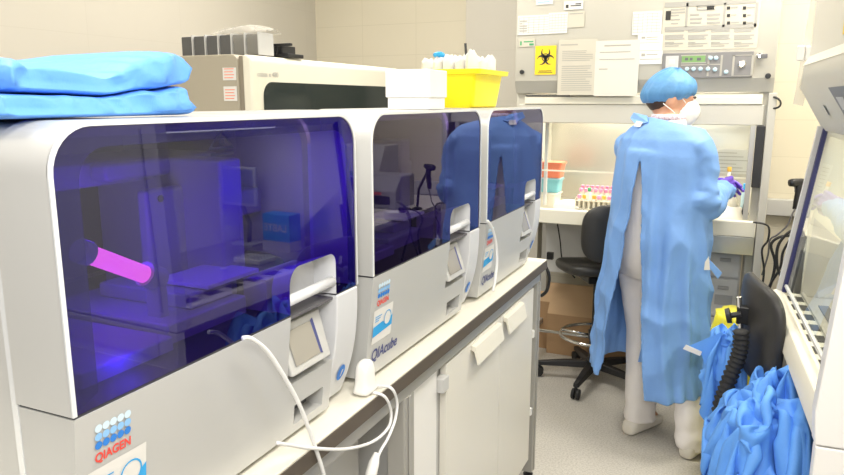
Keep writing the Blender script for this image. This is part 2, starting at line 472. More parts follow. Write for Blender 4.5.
b.build('sticker_band', M['sblue'], st)
b = MB(); b.add([onf(.082 + .017 * math.cos(a * PI / 10), .133 + .017 * math.sin(a * PI / 10), .0026) for a in range(20)], [tuple(range(20))]); b.build('sticker_disc', M['paper_w'], st)
b = MB()
A = [onf(.082 + .0175 * math.cos(a * PI / 10), .133 + .0175 * math.sin(a * PI / 10), .003) for a in range(20)]
B = [onf(.082 + .015 * math.cos(a * PI / 10), .133 + .015 * math.sin(a * PI / 10), .003) for a in range(20)]
b.add(A + B, [(i, (i + 1) % 20, 20 + (i + 1) % 20, 20 + i) for i in range(20)])
for k in range(3): b.add([onf(.025, .146 - k * .005, .002), onf(.055 - k * .006, .146 - k * .005, .002), onf(.055 - k * .006, .148 - k * .005, .002), onf(.025, .148 - k * .005, .002)], [(0, 1, 2, 3)])
b.build('sticker_print', M['sblue'], st)
text('model_word', 'QIAcube', .036, onf(.022, .047, .0012), (0, 1, 0), (.1, 0.12, 1), M['navytxt'], cube, bold=.0007, sx=.95)
b = MB(); b.add([(fc(.07 + .017 * math.sin(a * PI / 10)) + .002, .611 + .014 * math.cos(a * PI / 10), .07 + .017 * math.sin(a * PI / 10)) for a in range(20)], [tuple(range(20))])
b.build('button', M['blue'], cube)
b = MB(); b.add([(fc(.07 + z) + .0035, .611 + y, .07 + z) for y, z in ((-.004, -.008), (0, -.008), (.004, .007), (-.001, .007))], [(0, 1, 2, 3)]); b.build('button_mark', M['paper_w'], cube)
# interior: deck, arm, hanging panels, tray
b = MB(); b.box(-.55, -.01, .024, W - .024, .232, .237); b.build('work_deck', M['inner'], cube)
b = MB(); b.box(-.585, -.57, .03, W - .03, .24, .54); b.box(-.5, -.2, .03, .04, .24, .5); b.build('inner_back', M['inner'], cube)
b = MB(); b.box(-.26, -.235, .355, .485, .262, .452); b.build('hanging_panel', M['inner_l'], cube, bevel=.008)
b = MB(); b.box(-.30, -.262, .30, .52, .47, .50); b.build('robot_arm', M['inner_l'], cube, bevel=.008)
for yy, zz in ((.385, .435), (.385, .28), (.45, .28)): MB().lathe((-.234, yy, zz), [(.006, 0), (.006, .002), (.003, .002)], 10, 'X').build('screw', M['black'], cube)
b = MB(); b.box(-.45, -.15, .44, .50, .25, .50); b.box(-.40, -.2, .50, .62, .38, .43); b.box(-.5, -.3, .04, W - .04, .46, .50); b.build('gantry', M['inner_l'], cube, bevel=.006)
b = MB(); b.box(-.40, -.06, .06, .22, .237, .265); b.box(-.35, -.08, .23, .41, .237, .275); b.box(-.3, -.1, .30, .40, .275, .30); b.build('deck_tray', M['inner_l'], cube, bevel=.004)
MB().box(-.20, -.09, .33, .46, .302, .310).build('plate', M['white'], cube, bevel=.002)
b = MB(); b.lathe((-.22, .54, .238), [(.10, 0), (.10, .05), (.085, .058), (.03, .06)], 28); b.build('centrifuge', M['inner'], cube, smooth='auto')

cube.location.y = .514; cube.scale.y = 1.012
cube2 = copy_tree(cube); cube2.scale.y = 1.0; cube2.location = (-.67, 1.235, .90)
cube3 = copy_tree(cube); cube3.scale.y = .955; cube3.location = (-.67, 1.942, .90)
cube['label'] = 'silver benchtop instrument whose window glows violet blue, under the folded gowns, nearest in the row'
cube2['label'] = 'silver benchtop instrument with dark window, middle of the row, under the white box'
cube3['label'] = 'silver benchtop instrument with dark window at the far bench end, under yellow tub'
for c_ in (cube, cube2, cube3): c_['group'] = 'silver instruments in a row on the bench'
# lit UV lamp only in the first
tri = MB()
To = [(.250, .533), (.305, .533), (.279, .560)]; Ti = [(.257, .5365), (.298, .5365), (.279, .556)]
tri.add([(-.0035, y, z) for y, z in To + Ti], [(k, (k + 1) % 3, 3 + (k + 1) % 3, 3 + k) for k in range(3)])
tri.add([(-.0035, y, z) for y, z in ((.273, .540), (.285, .540), (.285, .546), (.273, .546))], [(0, 1, 2, 3)])
tri.add([(-.0035, y, z) for y, z in ((.255, .524), (.303, .524), (.303, .528), (.255, .528))], [(0, 1, 2, 3)])
tri.build('warning_mark', M['navytxt'], cube)
Ob = rrect(.007, W - .007, ZS + .006, ZT - .007, .052); Ib = rrect(.040, W - .030, ZS + .020, ZT - .030, .04)
g = MB(); n = len(Ob); g.add([(-.004, *p) for p in Ob] + [(-.004, *p) for p in Ib], [(k, k + 1, n + k + 1, n + k) for k in range(n - 1)]); g.build('window_glow_band', mat('painted_uv_glow', (.05, .015, .42), .4, alpha=.6), cube)  # inner frame band, its blue painted for UV light scattered at the edge
b = MB().tube([(-.13, .145, .396), (-.13, .240, .345)], .0135, 16); ul = b.build('lamp_tube', M['uv'], cube, smooth=True)
b = MB().lathe((0, 0, 0), [(.022, -.012), (.022, .012)], 18, 'Y')
d = (V((0, .135, -.04))).normalized()
b = MB(); b.tube([V((-.13, .132, .403)), V((-.13, .147, .395))], .017, 18)
b.build('lamp_holder', M['inner_l'], cube, smooth='auto')
b = MB(); b.tube([V((-.13, .240, .346)), V((-.13, .268, .331))], .019, 18); b.build('lamp_socket', M['inner_l'], cube, smooth='auto')
MB().box(-.145, -.115, .252, .270, .237, .33).build('lamp_post', M['inner_l'], cube, bevel=.004)
def light(name, kind, loc, energy, col, size=.1, rot=(0, 0, 0), sy=None, parent=None, spread=None):
    l = bpy.data.lights.new(name, kind); l.energy = energy; l.color = col
    if kind == 'AREA':
        l.size = size
        if sy: l.shape = 'RECTANGLE'; l.size_y = sy
        if spread: l.spread = spread
    elif kind == 'POINT': l.shadow_soft_size = size
    o = bpy.data.objects.new(name, l); C.objects.link(o); o.location = loc; o.rotation_euler = rot
    if parent: o.parent = parent
    return o
light('uv_glow', 'POINT', (-.19, .21, .40), 1.3, (.16, .01, 1), .03, parent=cube)
light('uv_fill_deck', 'POINT', (-.06, .46, .45), .9, (.08, .01, 1), .06, parent=cube)  # added blue fill over the deck, apart from the lit tube
light('uv_fill_low', 'POINT', (-.05, .12, .27), .45, (.08, .01, 1), .03, parent=cube)  # added blue fill low by the window, no tube here
#PART2
# ------------------------------------------------------------------ helper: a photo point on a known plane of the room
_th, _ps = math.radians(11.0342), math.radians(24.3657)
_f = V((-math.sin(_ps) * math.cos(_th), math.cos(_ps) * math.cos(_th), -math.sin(_th)))
_r = V((math.cos(_ps), math.sin(_ps), 0)); _u = _r.cross(_f)
def at(x, y, Y=None, X=None, Z=None):
    d = _f + _r * ((x - 422) / 700) + _u * ((237.5 - y) / 700)
    t = X / d.x if X is not None else Y / d.y if Y is not None else (Z - 1.5) / d.z
    return V((d.x * t, d.y * t, 1.5 + d.z * t))
def mk(root):
    L = V(root.location); R = Matrix.Rotation(-root.rotation_euler.z, 3, 'Z')
    def part(name, mb, m, parent=None, world=True, **k):
        if world: mb.v = [tuple(R @ (V(v) - L)) for v in mb.v]
        return mb.build(name, m, parent or root, **k)
    return part

# ================================================================== BIOSAFETY CABINET (back)
hd = empty('safety_cabinet', 'large cream safety cabinet with control panel and taped notices at the back wall', 'safety cabinet', (-.48, 3.8, 0))
P = mk(hd)
X0, X1, YF = -1.07, .112, 3.5
g = MB().prism([(3.5, 1.60), (3.5, 2.35), (4.2, 2.35), (4.2, 1.54), (3.53, 1.54)], lambda p, t: (t, p[0], p[1]), X0, X1)
P('upper_housing', g, M['hood'], bevel=.006)
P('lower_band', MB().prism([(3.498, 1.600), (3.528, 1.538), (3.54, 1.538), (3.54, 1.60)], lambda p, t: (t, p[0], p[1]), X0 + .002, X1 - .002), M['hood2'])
P('light_cover', MB().prism([(3.515, 1.485), (3.515, 1.518), (3.535, 1.534), (3.7, 1.534), (3.7, 1.485)], lambda p, t: (t, p[0], p[1]), X0 + .05, X1 - .04), M['hoodlight'], bevel=.003)
P('cover_gap', MB().box(X0 + .055, X0 + .28, 3.513, 3.52, 1.523, 1.530), M['seam'])
P('lower_hood', MB().box(X0 + .02, X1 - .03, 3.52, 3.72, 1.392, 1.484), M['hood'], bevel=.004)
for s_, (a, b_) in (('side_wall', (X0, X0 + .045)), ('side_wall', (.06, X1))):
    P(s_, MB().box(a, b_, 3.545, 4.2, .89, 1.54), M['hood'], bevel=.003)
P('back_wall', MB().box(X0 + .045, .06, 4.12, 4.2, .89, 1.54), M['steel'])
P('work_surface', MB().box(X0 + .045, .06, 3.56, 4.12, .92, .935), M['steel'])
P('sill', MB().prism([(3.50, .962), (3.49, .955), (3.49, .885), (3.60, .885), (3.60, .936), (3.56, .945)], lambda p, t: (t, p[0], p[1]), X0, .09), M['hoodlight'], bevel=.004)
P('right_post', MB().box(.032, .054, 3.51, 3.545, .962, 1.392), M['alu'], bevel=.002)
P('track', MB().box(.056, .092, 3.495, 3.545, 1.115, 1.39), M['black'], bevel=.002)
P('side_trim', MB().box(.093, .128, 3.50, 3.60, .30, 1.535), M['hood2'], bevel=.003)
P('left_post', MB().box(X0 + .0, X0 + .05, 3.50, 3.545, .962, 1.392), M['hood'], bevel=.002)
P('divider', MB().box(-.93, -.915, 3.6, 3.62, .962, 1.392), M['lgrey'])
P('sash', MB().add([(X0 + .05, 3.53, 1.153), (.032, 3.53, 1.153), (.032, 3.53, 1.392), (X0 + .05, 3.53, 1.392)], [(0, 1, 2, 3)]), M['pane'])
P('sash_edge', MB().box(X0 + .05, .032, 3.526, 3.534, 1.148, 1.155), M['hoodlight'])
P('lamp', MB().box(X0 + .1, 0, 3.75, 3.80, 1.50, 1.53), M['lampglow'])
for x in (X0 + .03, .075):
    for y in (3.60, 4.12):
        P('leg', MB().box(x - .018, x + .018, y - .018, y + .018, 0, .885), M['alu'], bevel=.003)
P('under_panel', MB().box(X0 + .06, .05, 4.02, 4.04, .50, .885), M['lgrey'])
P('cross_rail', MB().tube([(X0 + .03, 3.88, .175), (.075, 3.88, .175)], .010, 10), M['chrome'])
for x in (X0 + .03, .075): P('foot_bar', MB().box(x - .015, x + .015, 3.6, 4.12, .165, .195), M['alu'])
P('leg_clip', MB().box(X0 + .095, X0 + .13, 3.90, 3.93, .60, .64), M['black'])
P('front_beam', MB().box(-.16, .09, 3.495, 3.55, .80, .884), M['steel'], bevel=.003)
# locks
for (px, py, r_) in ((522, 72, .011), (768, 76, .012)):
    c_ = at(px, py, Y=3.497); P('lock', MB().lathe(c_, [(r_, .004), (r_, -.006), (r_ * .6, -.007)], 16, 'Y'), M['black'])
c_ = at(760, 56, Y=3.49)
k = P('key_lock', MB().lathe(c_, [(.014, .01), (.014, -.01), (.006, -.012)], 16, 'Y'), M['chrome'])
P('key', MB().box(c_.x, c_.x + .03, c_.y - .02, c_.y - .014, c_.z - .012, c_.z + .008), M['dgrey'], k, bevel=.003)
# printed diagram sheet (flat print on the enamel)
def quad(mb, px0, py0, px1, py1, Y):
    a, b_ = at(px0, py0, Y=Y), at(px1, py1, Y=Y)
    return mb.add([(a.x, Y, b_.z), (b_.x, Y, b_.z), (b_.x, Y, a.z), (a.x, Y, a.z)], [(0, 1, 2, 3)])
pp = P('instruction_print', quad(MB(), 664, 2, 757, 48, 3.4985), M['paper_c'])
g = MB(); g.mi = 0
for (x, y, w_, h_) in ((671, 5, 12, 1.5), (671, 9, 14, 1), (671, 12, 14, 1), (671, 15, 8, 1), (671, 19, 9, 1), (671, 23, 7, 1),
    (690, 14, 9, 1.6), (690, 18, 12, 1.6), (690, 22, 11, 1.6), (707, 14, 13, 1.6), (707, 18, 12, 1.6), (707, 22, 13, 1.6),
    (731, 7, 7, 1), (747, 7, 8, 1), (731, 14.5, 5, 1), (747, 14.5, 4, 1), (731, 22, 8, 1), (747, 22, 6, 1)):
    quad(g, x, y, x + w_, y + h_, 3.4975)
for cx in range(4):
    for (y, w_, h_) in ((29, 20, 1), (30.8, 20, .9), (35, 20, 1), (36.8, 19, 1), (38.4, 20, .8), (42, 9, .8), (43.4, 20, .6), (45.6, 16, .8)):
        quad(g, 665 + cx * 23, y, 665 + cx * 23 + w_ - 1.5 * ((cx * 7 + y) % 2), y + h_, 3.4975)
P('printed_lines', g, M['ink'], pp)
g = MB(); quad(g, 666, 11, 670.5, 20, 3.497); quad(g, 707, 6, 714, 9.5, 3.497)
for x in (727, 743):
    for y in (6.5, 14, 21.5): quad(g, x, y, x + 3, y + 3, 3.497)
P('printed_symbols', g, M['inkb'], pp)
g = MB()
for q in ((697, 5.6, 715, 6.2), (697, 9.4, 715, 10), (697, 5.6, 697.6, 10), (686.5, 3, 687, 27), (724, 3, 724.5, 27), (665, 27, 756, 27.5), (665, 2.6, 756, 3.0), (756, 2.6, 756.5, 27)): quad(g, *q, 3.497)
P('printed_frame', g, M['ink'], pp)
# control panel
cp = P('control_panel', MB().box(at(663, 52, Y=3.49).x, at(754, 52, Y=3.49).x, 3.488, 3.5, at(700, 78, Y=3.49).z, at(700, 52.5, Y=3.49).z), M['panel'], bevel=.002)
P('display', quad(MB(), 682, 56, 705, 62, 3.4865), M['lcd'], cp)
g = MB()
for q in ((685, 57.8, 688, 60.4), (690, 57.8, 692.5, 60.4), (697, 57.8, 701, 60.4)): quad(g, *q, 3.4855)
P('display_digits', g, M['dgrey'], cp)
g = MB()
for q in ((681, 55, 706, 55.5), (681, 62.5, 706, 63), (708, 55, 708.4, 76), (721, 55, 721.4, 76), (733, 55, 733.4, 76), (681, 64.5, 720, 64.9), (752, 55, 752.4, 76), (733, 55, 752, 55.4), (733, 75.7, 752, 76)): quad(g, *q, 3.4865)
P('panel_lines', g, M['ink_l'], cp)
P('panel_label', quad(MB(), 666, 56, 678, 68, 3.4865), M['lgrey'], cp)
P('label_square', quad(MB(), 669, 59, 675, 64, 3.4855), M['hoodlight'], cp)
for (x, y) in ((710.5, 58), (716, 58), (687, 69), (693.5, 69), (700.5, 69), (708, 69), (715, 69.5), (726, 72)):
    c_ = at(x, y, Y=3.487); P('button', MB().lathe(c_, [(.0095, .002), (.0095, -.004), (.006, -.006)], 12, 'Y'), M['btn'], cp)
c_ = at(742, 64, Y=3.487); P('key_switch', MB().lathe(c_, [(.016, .002), (.016, -.006), (.009, -.014)], 18, 'Y'), M['chrome'], cp, smooth='auto')
P('switch_slot', MB().box(c_.x - .002, c_.x + .002, c_.y - .0165, c_.y - .012, c_.z - .008, c_.z + .008), M['black'], cp)

# drawer unit under the cabinet
du = empty('drawer_unit', 'grey drawer unit standing under the right end of the safety cabinet', 'drawer unit', (-.03, 3.85, 0)); P = mk(du)
P('carcass', MB().box(-.135, .045, 3.63, 4.0, .10, .795), M['lgrey'], bevel=.003)
for (a, b_) in ((.66, .79), (.46, .65), (.28, .45), (.11, .27)):
    d_ = P('drawer', MB().box(-.13, .04, 3.615, 3.629, a, b_), M['lgrey'], bevel=.003)
    P('drawer_handle', MB().box(-.05, .0, 3.603, 3.615, b_ - .05, b_ - .035), M['hoodlight'] if b_ < .6 else M['grey'], d_, bevel=.002)
P('label_holder', MB().box(-.06, .02, 3.612, 3.616, .52, .57), M['grey'])
P('plinth', MB().box(-.125, .035, 3.66, 3.98, 0, .10), M['grey'])

# ---- notices taped to the hood
def notice(px0, py0, px1, py1, m, label, lines=None, ink='ink', Y=3.4965, tilt=0, cat='notice', name='taped_notice'):
    a, b_ = at(px0, py0, Y=Y), at(px1, py1, Y=Y)
    c_ = ((a.x + b_.x) / 2, Y, (a.z + b_.z) / 2)
    t = empty(name, label, cat, c_)
    w_, h_ = (b_.x - a.x) / 2, (a.z - b_.z) / 2
    MB().box(-w_, w_, -.0004, .0004, -h_, h_).build('sheet', m, t)
    g = MB()
    for (u0, v0, u1, v1) in lines or []:
        g.add([(-w_ + 2 * w_ * u, -.001, h_ - 2 * h_ * v) for u, v in ((u0, v1), (u1, v1), (u1, v0), (u0, v0))], [(0, 1, 2, 3)])
    if g.v: g.build('printed_lines', M[ink], t)
    if tilt: t.rotation_euler = (0, math.radians(tilt), 0)
    return t
def para(v0, v1, n, seed=0, u0=.1, u1=.9, f=.4):
    R = random.Random(seed); d_ = (v1 - v0) / n
    return [(u0, v0 + i * d_, u1 - (R.random() * .3 if R.random() < .4 else 0), v0 + i * d_ + d_ * f) for i in range(n)]
grid = [(0.03 + .16 * i, .08, .04 + .16 * i, .92) for i in range(6)] + [(.03, .1 + .13 * i, .97, .115 + .13 * i) for i in range(7)]
notice(518, 16, 549, 34, M['paper_w'], 'white table sheet taped at the top left of the safety cabinet', grid + para(.14, .9, 6, 1, .06, .3) , 'ink_l')
notice(549, 13, 567, 33, M['paper_w'], 'small white table sheet overlapping the wide one, high on the cabinet', grid, 'ink_l', Y=3.4955)
notice(568, 12, 584, 27, M['paper_c'], 'small blank cream note high on the cabinet', para(.1, .25, 1, 2), 'ink')
notice(564, 1.5, 583, 9, M['paper_w'], 'tiny white label with dark mark at the very top of the cabinet', [(.1, .4, .25, .8), (.35, .5, .9, .62), (.6, .3, .9, .42)], 'inkb', cat='label', name='label_strip')
notice(536, 0, 553, 4, M['paper_w'], 'pale strip with blue line at the photo top, above the table sheets', [(.1, .4, .8, .6)], 'blue2', cat='label', name='label_strip')
notice(519, 39, 535, 46.5, M['paper_c'], 'small label with green mark left of the biohazard sign', [(.08, .3, .18, .8), (.3, .3, .9, .45), (.65, .6, .92, .85)], 'green', cat='label', name='label_strip')
notice(559, 40, 595, 95, M['paper_c'], 'large printed cream notice right of the biohazard sign', para(.08, .14, 1, 9, .05, .5) + para(.2, .4, 6, 3) + para(.47, .94, 12, 4), 'ink_l', Y=3.4955)
notice(596, 41, 637, 96, M['paper'], 'mostly blank large sheet with a heading, in the middle of the cabinet front', para(.08, .14, 1, 5, .2, .8) + [(.1, .2, .8, .215), (.1, .33, .9, .345)] + para(.5, .55, 1, 6, .1, .3), 'ink_l', Y=3.4945)
notice(633, 12, 661, 34, M['paper_w'], 'white form sheet above the worker, left of the diagram print', grid, 'ink_l')
notice(638, 35, 662, 50, M['paper_w'], 'white half sheet with two stamps, just under the form sheet', [(.15, .12, .3, .25), (.35, .15, .8, .2), (.35, .3, .8, .33), (.1, .5, .9, .53)], 'ink_l')
notice(638, 51, 662, 64, M['paper_w'], 'white strip of paper directly over the blue cap', [(.15, .2, .3, .4), (.35, .25, .8, .32), (.1, .6, .9, .65)], 'ink_l')
# biohazard sign
bz = notice(535.5, 46, 555.5, 74.5, M['sign'], 'yellow biohazard sign with black symbol on the safety cabinet', [(.2, .86, .8, .885), (.15, .92, .85, .94)], 'inkb', cat='sign', name='hazard_sign')
g = MB(); R_ = .026
def arcband(cx, cz, r0, r1, a0, a1, n=18):
    A = []; B = []
    for i in range(n + 1):
        a = math.radians(a0 + (a1 - a0) * i / n); t = abs(2 * i / n - 1)
        rr0 = r1 - (r1 - r0) * (1 - t ** 2 * .95); sh = 0
        A.append((cx + r1 * math.cos(a), -.0012, cz + r1 * math.sin(a))); B.append((cx + rr0 * math.cos(a), -.0012, cz + rr0 * math.sin(a)))
    g.add(A + B, [(i, i + 1, n + 2 + i, n + 1 + i) for i in range(n)])
for k_ in range(3):
    a = math.radians(90 + 120 * k_); cx, cz = .0165 * math.cos(a), .0165 * math.sin(a) + .004
    arcband(cx, cz, .0085, .0175, 90 + 120 * k_ + 180 - 145, 90 + 120 * k_ + 180 + 145)
A = [(.0145 * math.cos(i * PI / 12), -.0014, .004 + .0145 * math.sin(i * PI / 12)) for i in range(24)]
B = [(.0115 * math.cos(i * PI / 12), -.0014, .004 + .0115 * math.sin(i * PI / 12)) for i in range(24)]
g.add(A + B, [(i, (i + 1) % 24, 24 + (i + 1) % 24, 24 + i) for i in range(24)])
g.v = [(x * 1.35, y, .008 + z * 1.35) for x, y, z in g.v]
g.build('biohazard_symbol', M['inkb'], bz)

# ---- things inside the back cabinet
def bucket(name, label, cat, c, w0, w1, d0, h, m, lid=None, lm=None):
    t = empty(name, label, cat, c)
    rr = []
    for z_, s_ in ((0, w0), (h, w1), (h, w1 + .012), (h + .006, w1 + .012)):
        rr.append([(x * s_ / w0, y * s_ / w0 * d0 / w0, z_) for x, y in rrect(-w0 / 2, w0 / 2, -w0 / 2, w0 / 2, .012, .012, 4)])
    MB().rings(rr).build('body', m, t, smooth='auto')
    if lid: MB().rings([[(x, y * d0 / w0, z_) for x, y in rrect(-w1 / 2 - .004, w1 / 2 + .004, -w1 / 2 - .004, w1 / 2 + .004, .012, .012, 4)] for z_ in (h + .006, h + lid)]).build('lid', lm, t)
    return t
zs = .935
b0 = bucket('white_tub', 'cream box on the cabinet floor, bottom of the small coloured stack', 'box', (-.945, 3.72, zs), .13, .14, .13, .075, M['hoodlight'])
b1 = bucket('teal_box', 'teal plastic box stacked between the cream box and the salmon box', 'box', (-.925, 3.74, zs + .083), .10, .11, .10, .065, M['teal'], .012, M['btn'])
b2 = bucket('salmon_box', 'salmon red plastic box on top of the small stack inside the cabinet', 'box', (-.925, 3.74, zs + .162), .115, .13, .11, .07, M['orange'], .012, M['orange'])
ti = MB(); ti.prism([(-.88, .936), (-.76, .936), (-.745, .955), (-.78, .972), (-.85, .975), (-.88, .965)], lambda p, t: (p[0], t, p[1]), 3.62, 3.78)
o = ti.build('folded_wipe', M['paper_w'], loc=(-.82, 3.7, .936), bevel=.004); tag(o, 'folded white wipe between the box stack and the pink tube rack', 'wipe')
rk = empty('tube_rack', 'clear rack of sample tubes with pink caps on the cabinet work surface', 'tube rack', (-.66, 3.68, zs)); P = mk(rk)
g = MB()
for z_ in (.012, .055): g.box(-.765, -.555, 3.62, 3.74, zs + z_, zs + z_ + .004)
for x in (-.765, -.559): g.box(x, x + .004, 3.62, 3.74, zs + .001, zs + .075)
P('frame', g, M['tube'])
ROWS = [(3.64, 0), (3.68, 1), (3.72, 2)]
pt = None
for (y, r_) in ROWS:
    for i in range(8):
        x = -.748 + i * .0255
        capm = 'green' if (i == 2 and r_ == 0) else 'amber' if (r_ == 0 and i % 2) else 'pink'
        z0 = zs + (.0 if r_ < 1 else .0) + .0065; hh = .08 + .012 * r_ + (.02 if capm == 'green' else 0)
        if r_ == 0 and capm != 'green': hh = .062
        t = empty('sample_tube', {'green': 'sample tube with green cap standing tallest in the front row of the pink rack', 'amber': 'short sample tube with amber cap in the front row of the rack', 'pink': 'sample tube with pink cap standing in the rack inside the cabinet'}[capm], 'sample tube', (x, y, z0), group={'green': None, 'amber': 'amber capped tubes in the rack', 'pink': 'pink capped tubes in the rack'}[capm])
        MB().lathe((0, 0, 0), [(.003, 0), (.0075, .006), (.0075, hh)], 10).build('body', M['tube'], t, smooth=True)
        MB().lathe((0, 0, 0), [(.0095, hh), (.0098, hh + .016), (.008, hh + .018)], 10).build('cap', M[capm], t, smooth='auto')
# sheet on clear stand, bottles, pipette stand, at the right inside
sh = empty('paper_holder', 'white printed sheet on a stand inside the cabinet behind the gloves', 'sheet holder', (0, 3.78, zs)); P = mk(sh)
P('stand', MB().box(-.03, .02, 3.765, 3.805, zs, zs + .02), M['lgrey'], bevel=.003)
P('stem', MB().box(-.012, -.004, 3.782, 3.79, zs + .02, zs + .25), M['lgrey'])
s_ = P('sheet', MB().box(-.115, .055, 3.775, 3.779, 1.148, 1.268), M['paper_w'])
g = MB()
for i in range(6): g.box(-.105, .045 - .03 * (i % 3), 3.7735, 3.7745, 1.158 + i * .018, 1.161 + i * .018)
P('printed_lines', g, M['ink_l'], s_)
for i, (x, y, m_, h_, lb) in enumerate(((-.085, 3.72, 'dgrey', .165, 'small dark capped bottle at the left behind the purple gloves'), (-.045, 3.74, 'amber', .17, 'small amber capped bottle between the dark and blue ones'), (.035, 3.73, 'btn', .17, 'tall pale blue bottle right of the gloves inside the cabinet'))):
    t = empty('reagent_bottle', lb, 'bottle', (x, y, zs))
    MB().lathe((0, 0, 0), [(.015, 0), (.016, .005), (.016, h_ * .7), (.009, h_ * .82), (.009, h_ * .85)], 16).build('body', M['tube'] if m_ != 'btn' else M['btn'], t, smooth='auto')
    MB().lathe((0, 0, 0), [(.011, h_ * .83), (.011, h_), (.008, h_ + .002)], 16).build('cap', M[m_ if m_ != 'btn' else 'sblue'], t, smooth='auto')
pm = empty('benchtop_mixer', 'cream tube mixer with sloping neck and black knob on the cabinet edge', 'mixer', (-.005, 3.66, zs)); P = mk(pm)
P('base', MB().lathe((-.01, 3.64, zs), [(.062, 0), (.064, .012), (.052, .04), (.036, .065), (.02, .072)], 24), M['cream'], smooth='auto')
P('neck', MB().tube([(-.01, 3.64, zs + .06), (-.02, 3.64, zs + .10), (-.035, 3.63, zs + .135)], [.026, .022, .016], 12), M['cream'], smooth=True)
P('knob', MB().lathe((.040, 3.62, zs + .03), [(.016, 0), (.018, .012), (.012, .03), (.006, .07), (.005, .20)], 14), M['black'], smooth='auto')
# cables on hood
g = MB(); pts = [at(x, y, Y=3.49) for x, y in ((768, 97), (776, 96.5), (781, 101), (781, 106), (776, 109), (768, 108))]; pts[0].y = 3.53; pts[-1].y = 3.53
o = g.tube(pts, .0055, 8).build('cable_loop', M['cable_b'], smooth=True, subsurf=1); tag(o, 'short black cable loop at the right edge of the safety cabinet', 'cable')

# ================================================================== CARTONS, CHAIR under the back cabinet
bx = empty('carton', 'brown cardboard carton lying on the floor under the safety cabinet', 'carton', (-.85, 4.11, 0)); P = mk(bx)
P('body', MB().box(-1.085, -.42, 4.06, 4.155, .0, .30), M['card'], bevel=.003)
P('flap', MB().prism([(4.06, .30), (4.155, .30), (4.155, .40), (4.14, .40)], lambda p, t: (t, p[0], p[1]), -1.08, -.43), M['card2'])
P('tape', MB().box(-.78, -.72, 4.0585, 4.06, 0.0, .30), M['tape'])
bx2 = empty('carton', 'lighter flat cardboard carton behind the stool wheels beside the workbench', 'carton', (-.75, 3.8, 0)); P = mk(bx2)
P('body', MB().box(-.98, -.46, 3.99, 4.055, .0, .25), M['card'], bevel=.003)
P('flap', MB().add([(-.98, 3.99, .25), (-.46, 3.99, .25), (-.46, 4.05, .33), (-.98, 4.05, .33)], [(0, 1, 2, 3)]), M['card2'])

def lab_chair(label, loc, rz, seat_z=.60, ring=True, back_h=(.10, .42), wheels_r=.30, a0=.35):
    t = empty('lab_chair', label, 'chair', loc, rz)   # chair faces local +Y
    s_ = MB()
    rr = []
    for z_, k_ in ((seat_z - .012, .86), (seat_z, .97), (seat_z + .02, 1), (seat_z + .042, .97), (seat_z + .052, .86), (seat_z + .05, .5)):
        ring_ = []
        for i in range(28):
            a = 2 * PI * i / 28; c_, s2 = math.cos(a), math.sin(a)
            ex_ = .62
            x = .215 * k_ * math.copysign(abs(c_) ** ex_, c_); y = .205 * k_ * math.copysign(abs(s2) ** ex_, s2)
            ring_.append((x, y, z_ + .018 * (y / .2) ** 2 * (1 if y < 0 else -1) + .01 * (x / .2) ** 2))
        rr.append(ring_)
    st_ = s_.rings(rr).build('seat', M['vinyl'], t, smooth=True, subsurf=1)
    MB().box(-.08, .08, -.09, .09, seat_z - .05, seat_z - .012).build('seat_plate', M['blackmetal'], t, bevel=.006)
    MB().lathe((0, 0, 0), [(.028, .10), (.028, .30), (.020, .30), (.020, seat_z - .05)], 16).build('column', M['blackmetal'], t, smooth='auto')
    MB().lathe((0, 0, 0), [(.04, .07), (.045, .12), (.03, .13)], 16).build('hub', M['black'], t, smooth='auto')
    if ring:
        rg = MB().rings([[(.185 * math.cos(a) + .009 * math.cos(b_) * math.cos(a), .185 * math.sin(a) + .009 * math.cos(b_) * math.sin(a), .26 + .009 * math.sin(b_)) for b_ in [2 * PI * j / 8 for j in range(8)]] for a in [2 * PI * i / 36 for i in range(37)]], True, False).build('foot_ring', M['chrome'], t, smooth=True)
        g = MB().lathe((0, 0, 0), [(.034, .235), (.036, .285)], 16)
        g.build('ring_collar', M['black'], rg)
        for k_ in range(3):
            a = k_ * 2 * PI / 3 + .5
            MB().tube([(.03 * math.cos(a), .03 * math.sin(a), .255), (.182 * math.cos(a), .182 * math.sin(a), .262)], .007, 8).build('ring_spoke', M['chrome'], rg, smooth=True)
    for k_ in range(5):
        a = k_ * 2 * PI / 5 + a0; d_ = V((math.cos(a), math.sin(a), 0)); n_ = V((-d_.y, d_.x, 0))
        L_ = MB(); rr = []
        for r_, w_, z0_, z1_ in ((.03, .026, .075, .115), (.16, .022, .072, .105), (wheels_r, .016, .066, .088)):
            rr.append([tuple(d_ * r_ + n_ * w_ * sx + V((0, 0, z_))) for sx, z_ in ((-1, z0_), (1, z0_), (.8, z1_), (-.8, z1_))])
        lg = L_.rings(rr).build('base_leg', M['black'], t, bevel=.004)
        c_ = d_ * (wheels_r - .006)
        g = MB()
        for sx in (-.019, .007):
            ring = []
            for r_, h_ in ((.012, sx), (.0275, sx), (.0275, sx + .012), (.012, sx + .012)):
                ring.append([tuple(c_ + n_ * h_ + d_ * (r_ * math.cos(q)) + V((0, 0, .0285 + r_ * math.sin(q)))) for q in [2 * PI * j / 16 for j in range(16)]])
            g.rings(ring)
        g.tube([tuple(c_ - n_ * .019 + V((0, 0, .0285))), tuple(c_ + n_ * .019 + V((0, 0, .0285)))], .008, 8)
        g.tube([tuple(c_ + V((0, 0, .03))), tuple(c_ + V((0, 0, .075)))], .009, 8)
        g.build('caster', M['rubber'], lg, smooth='auto')
    return t
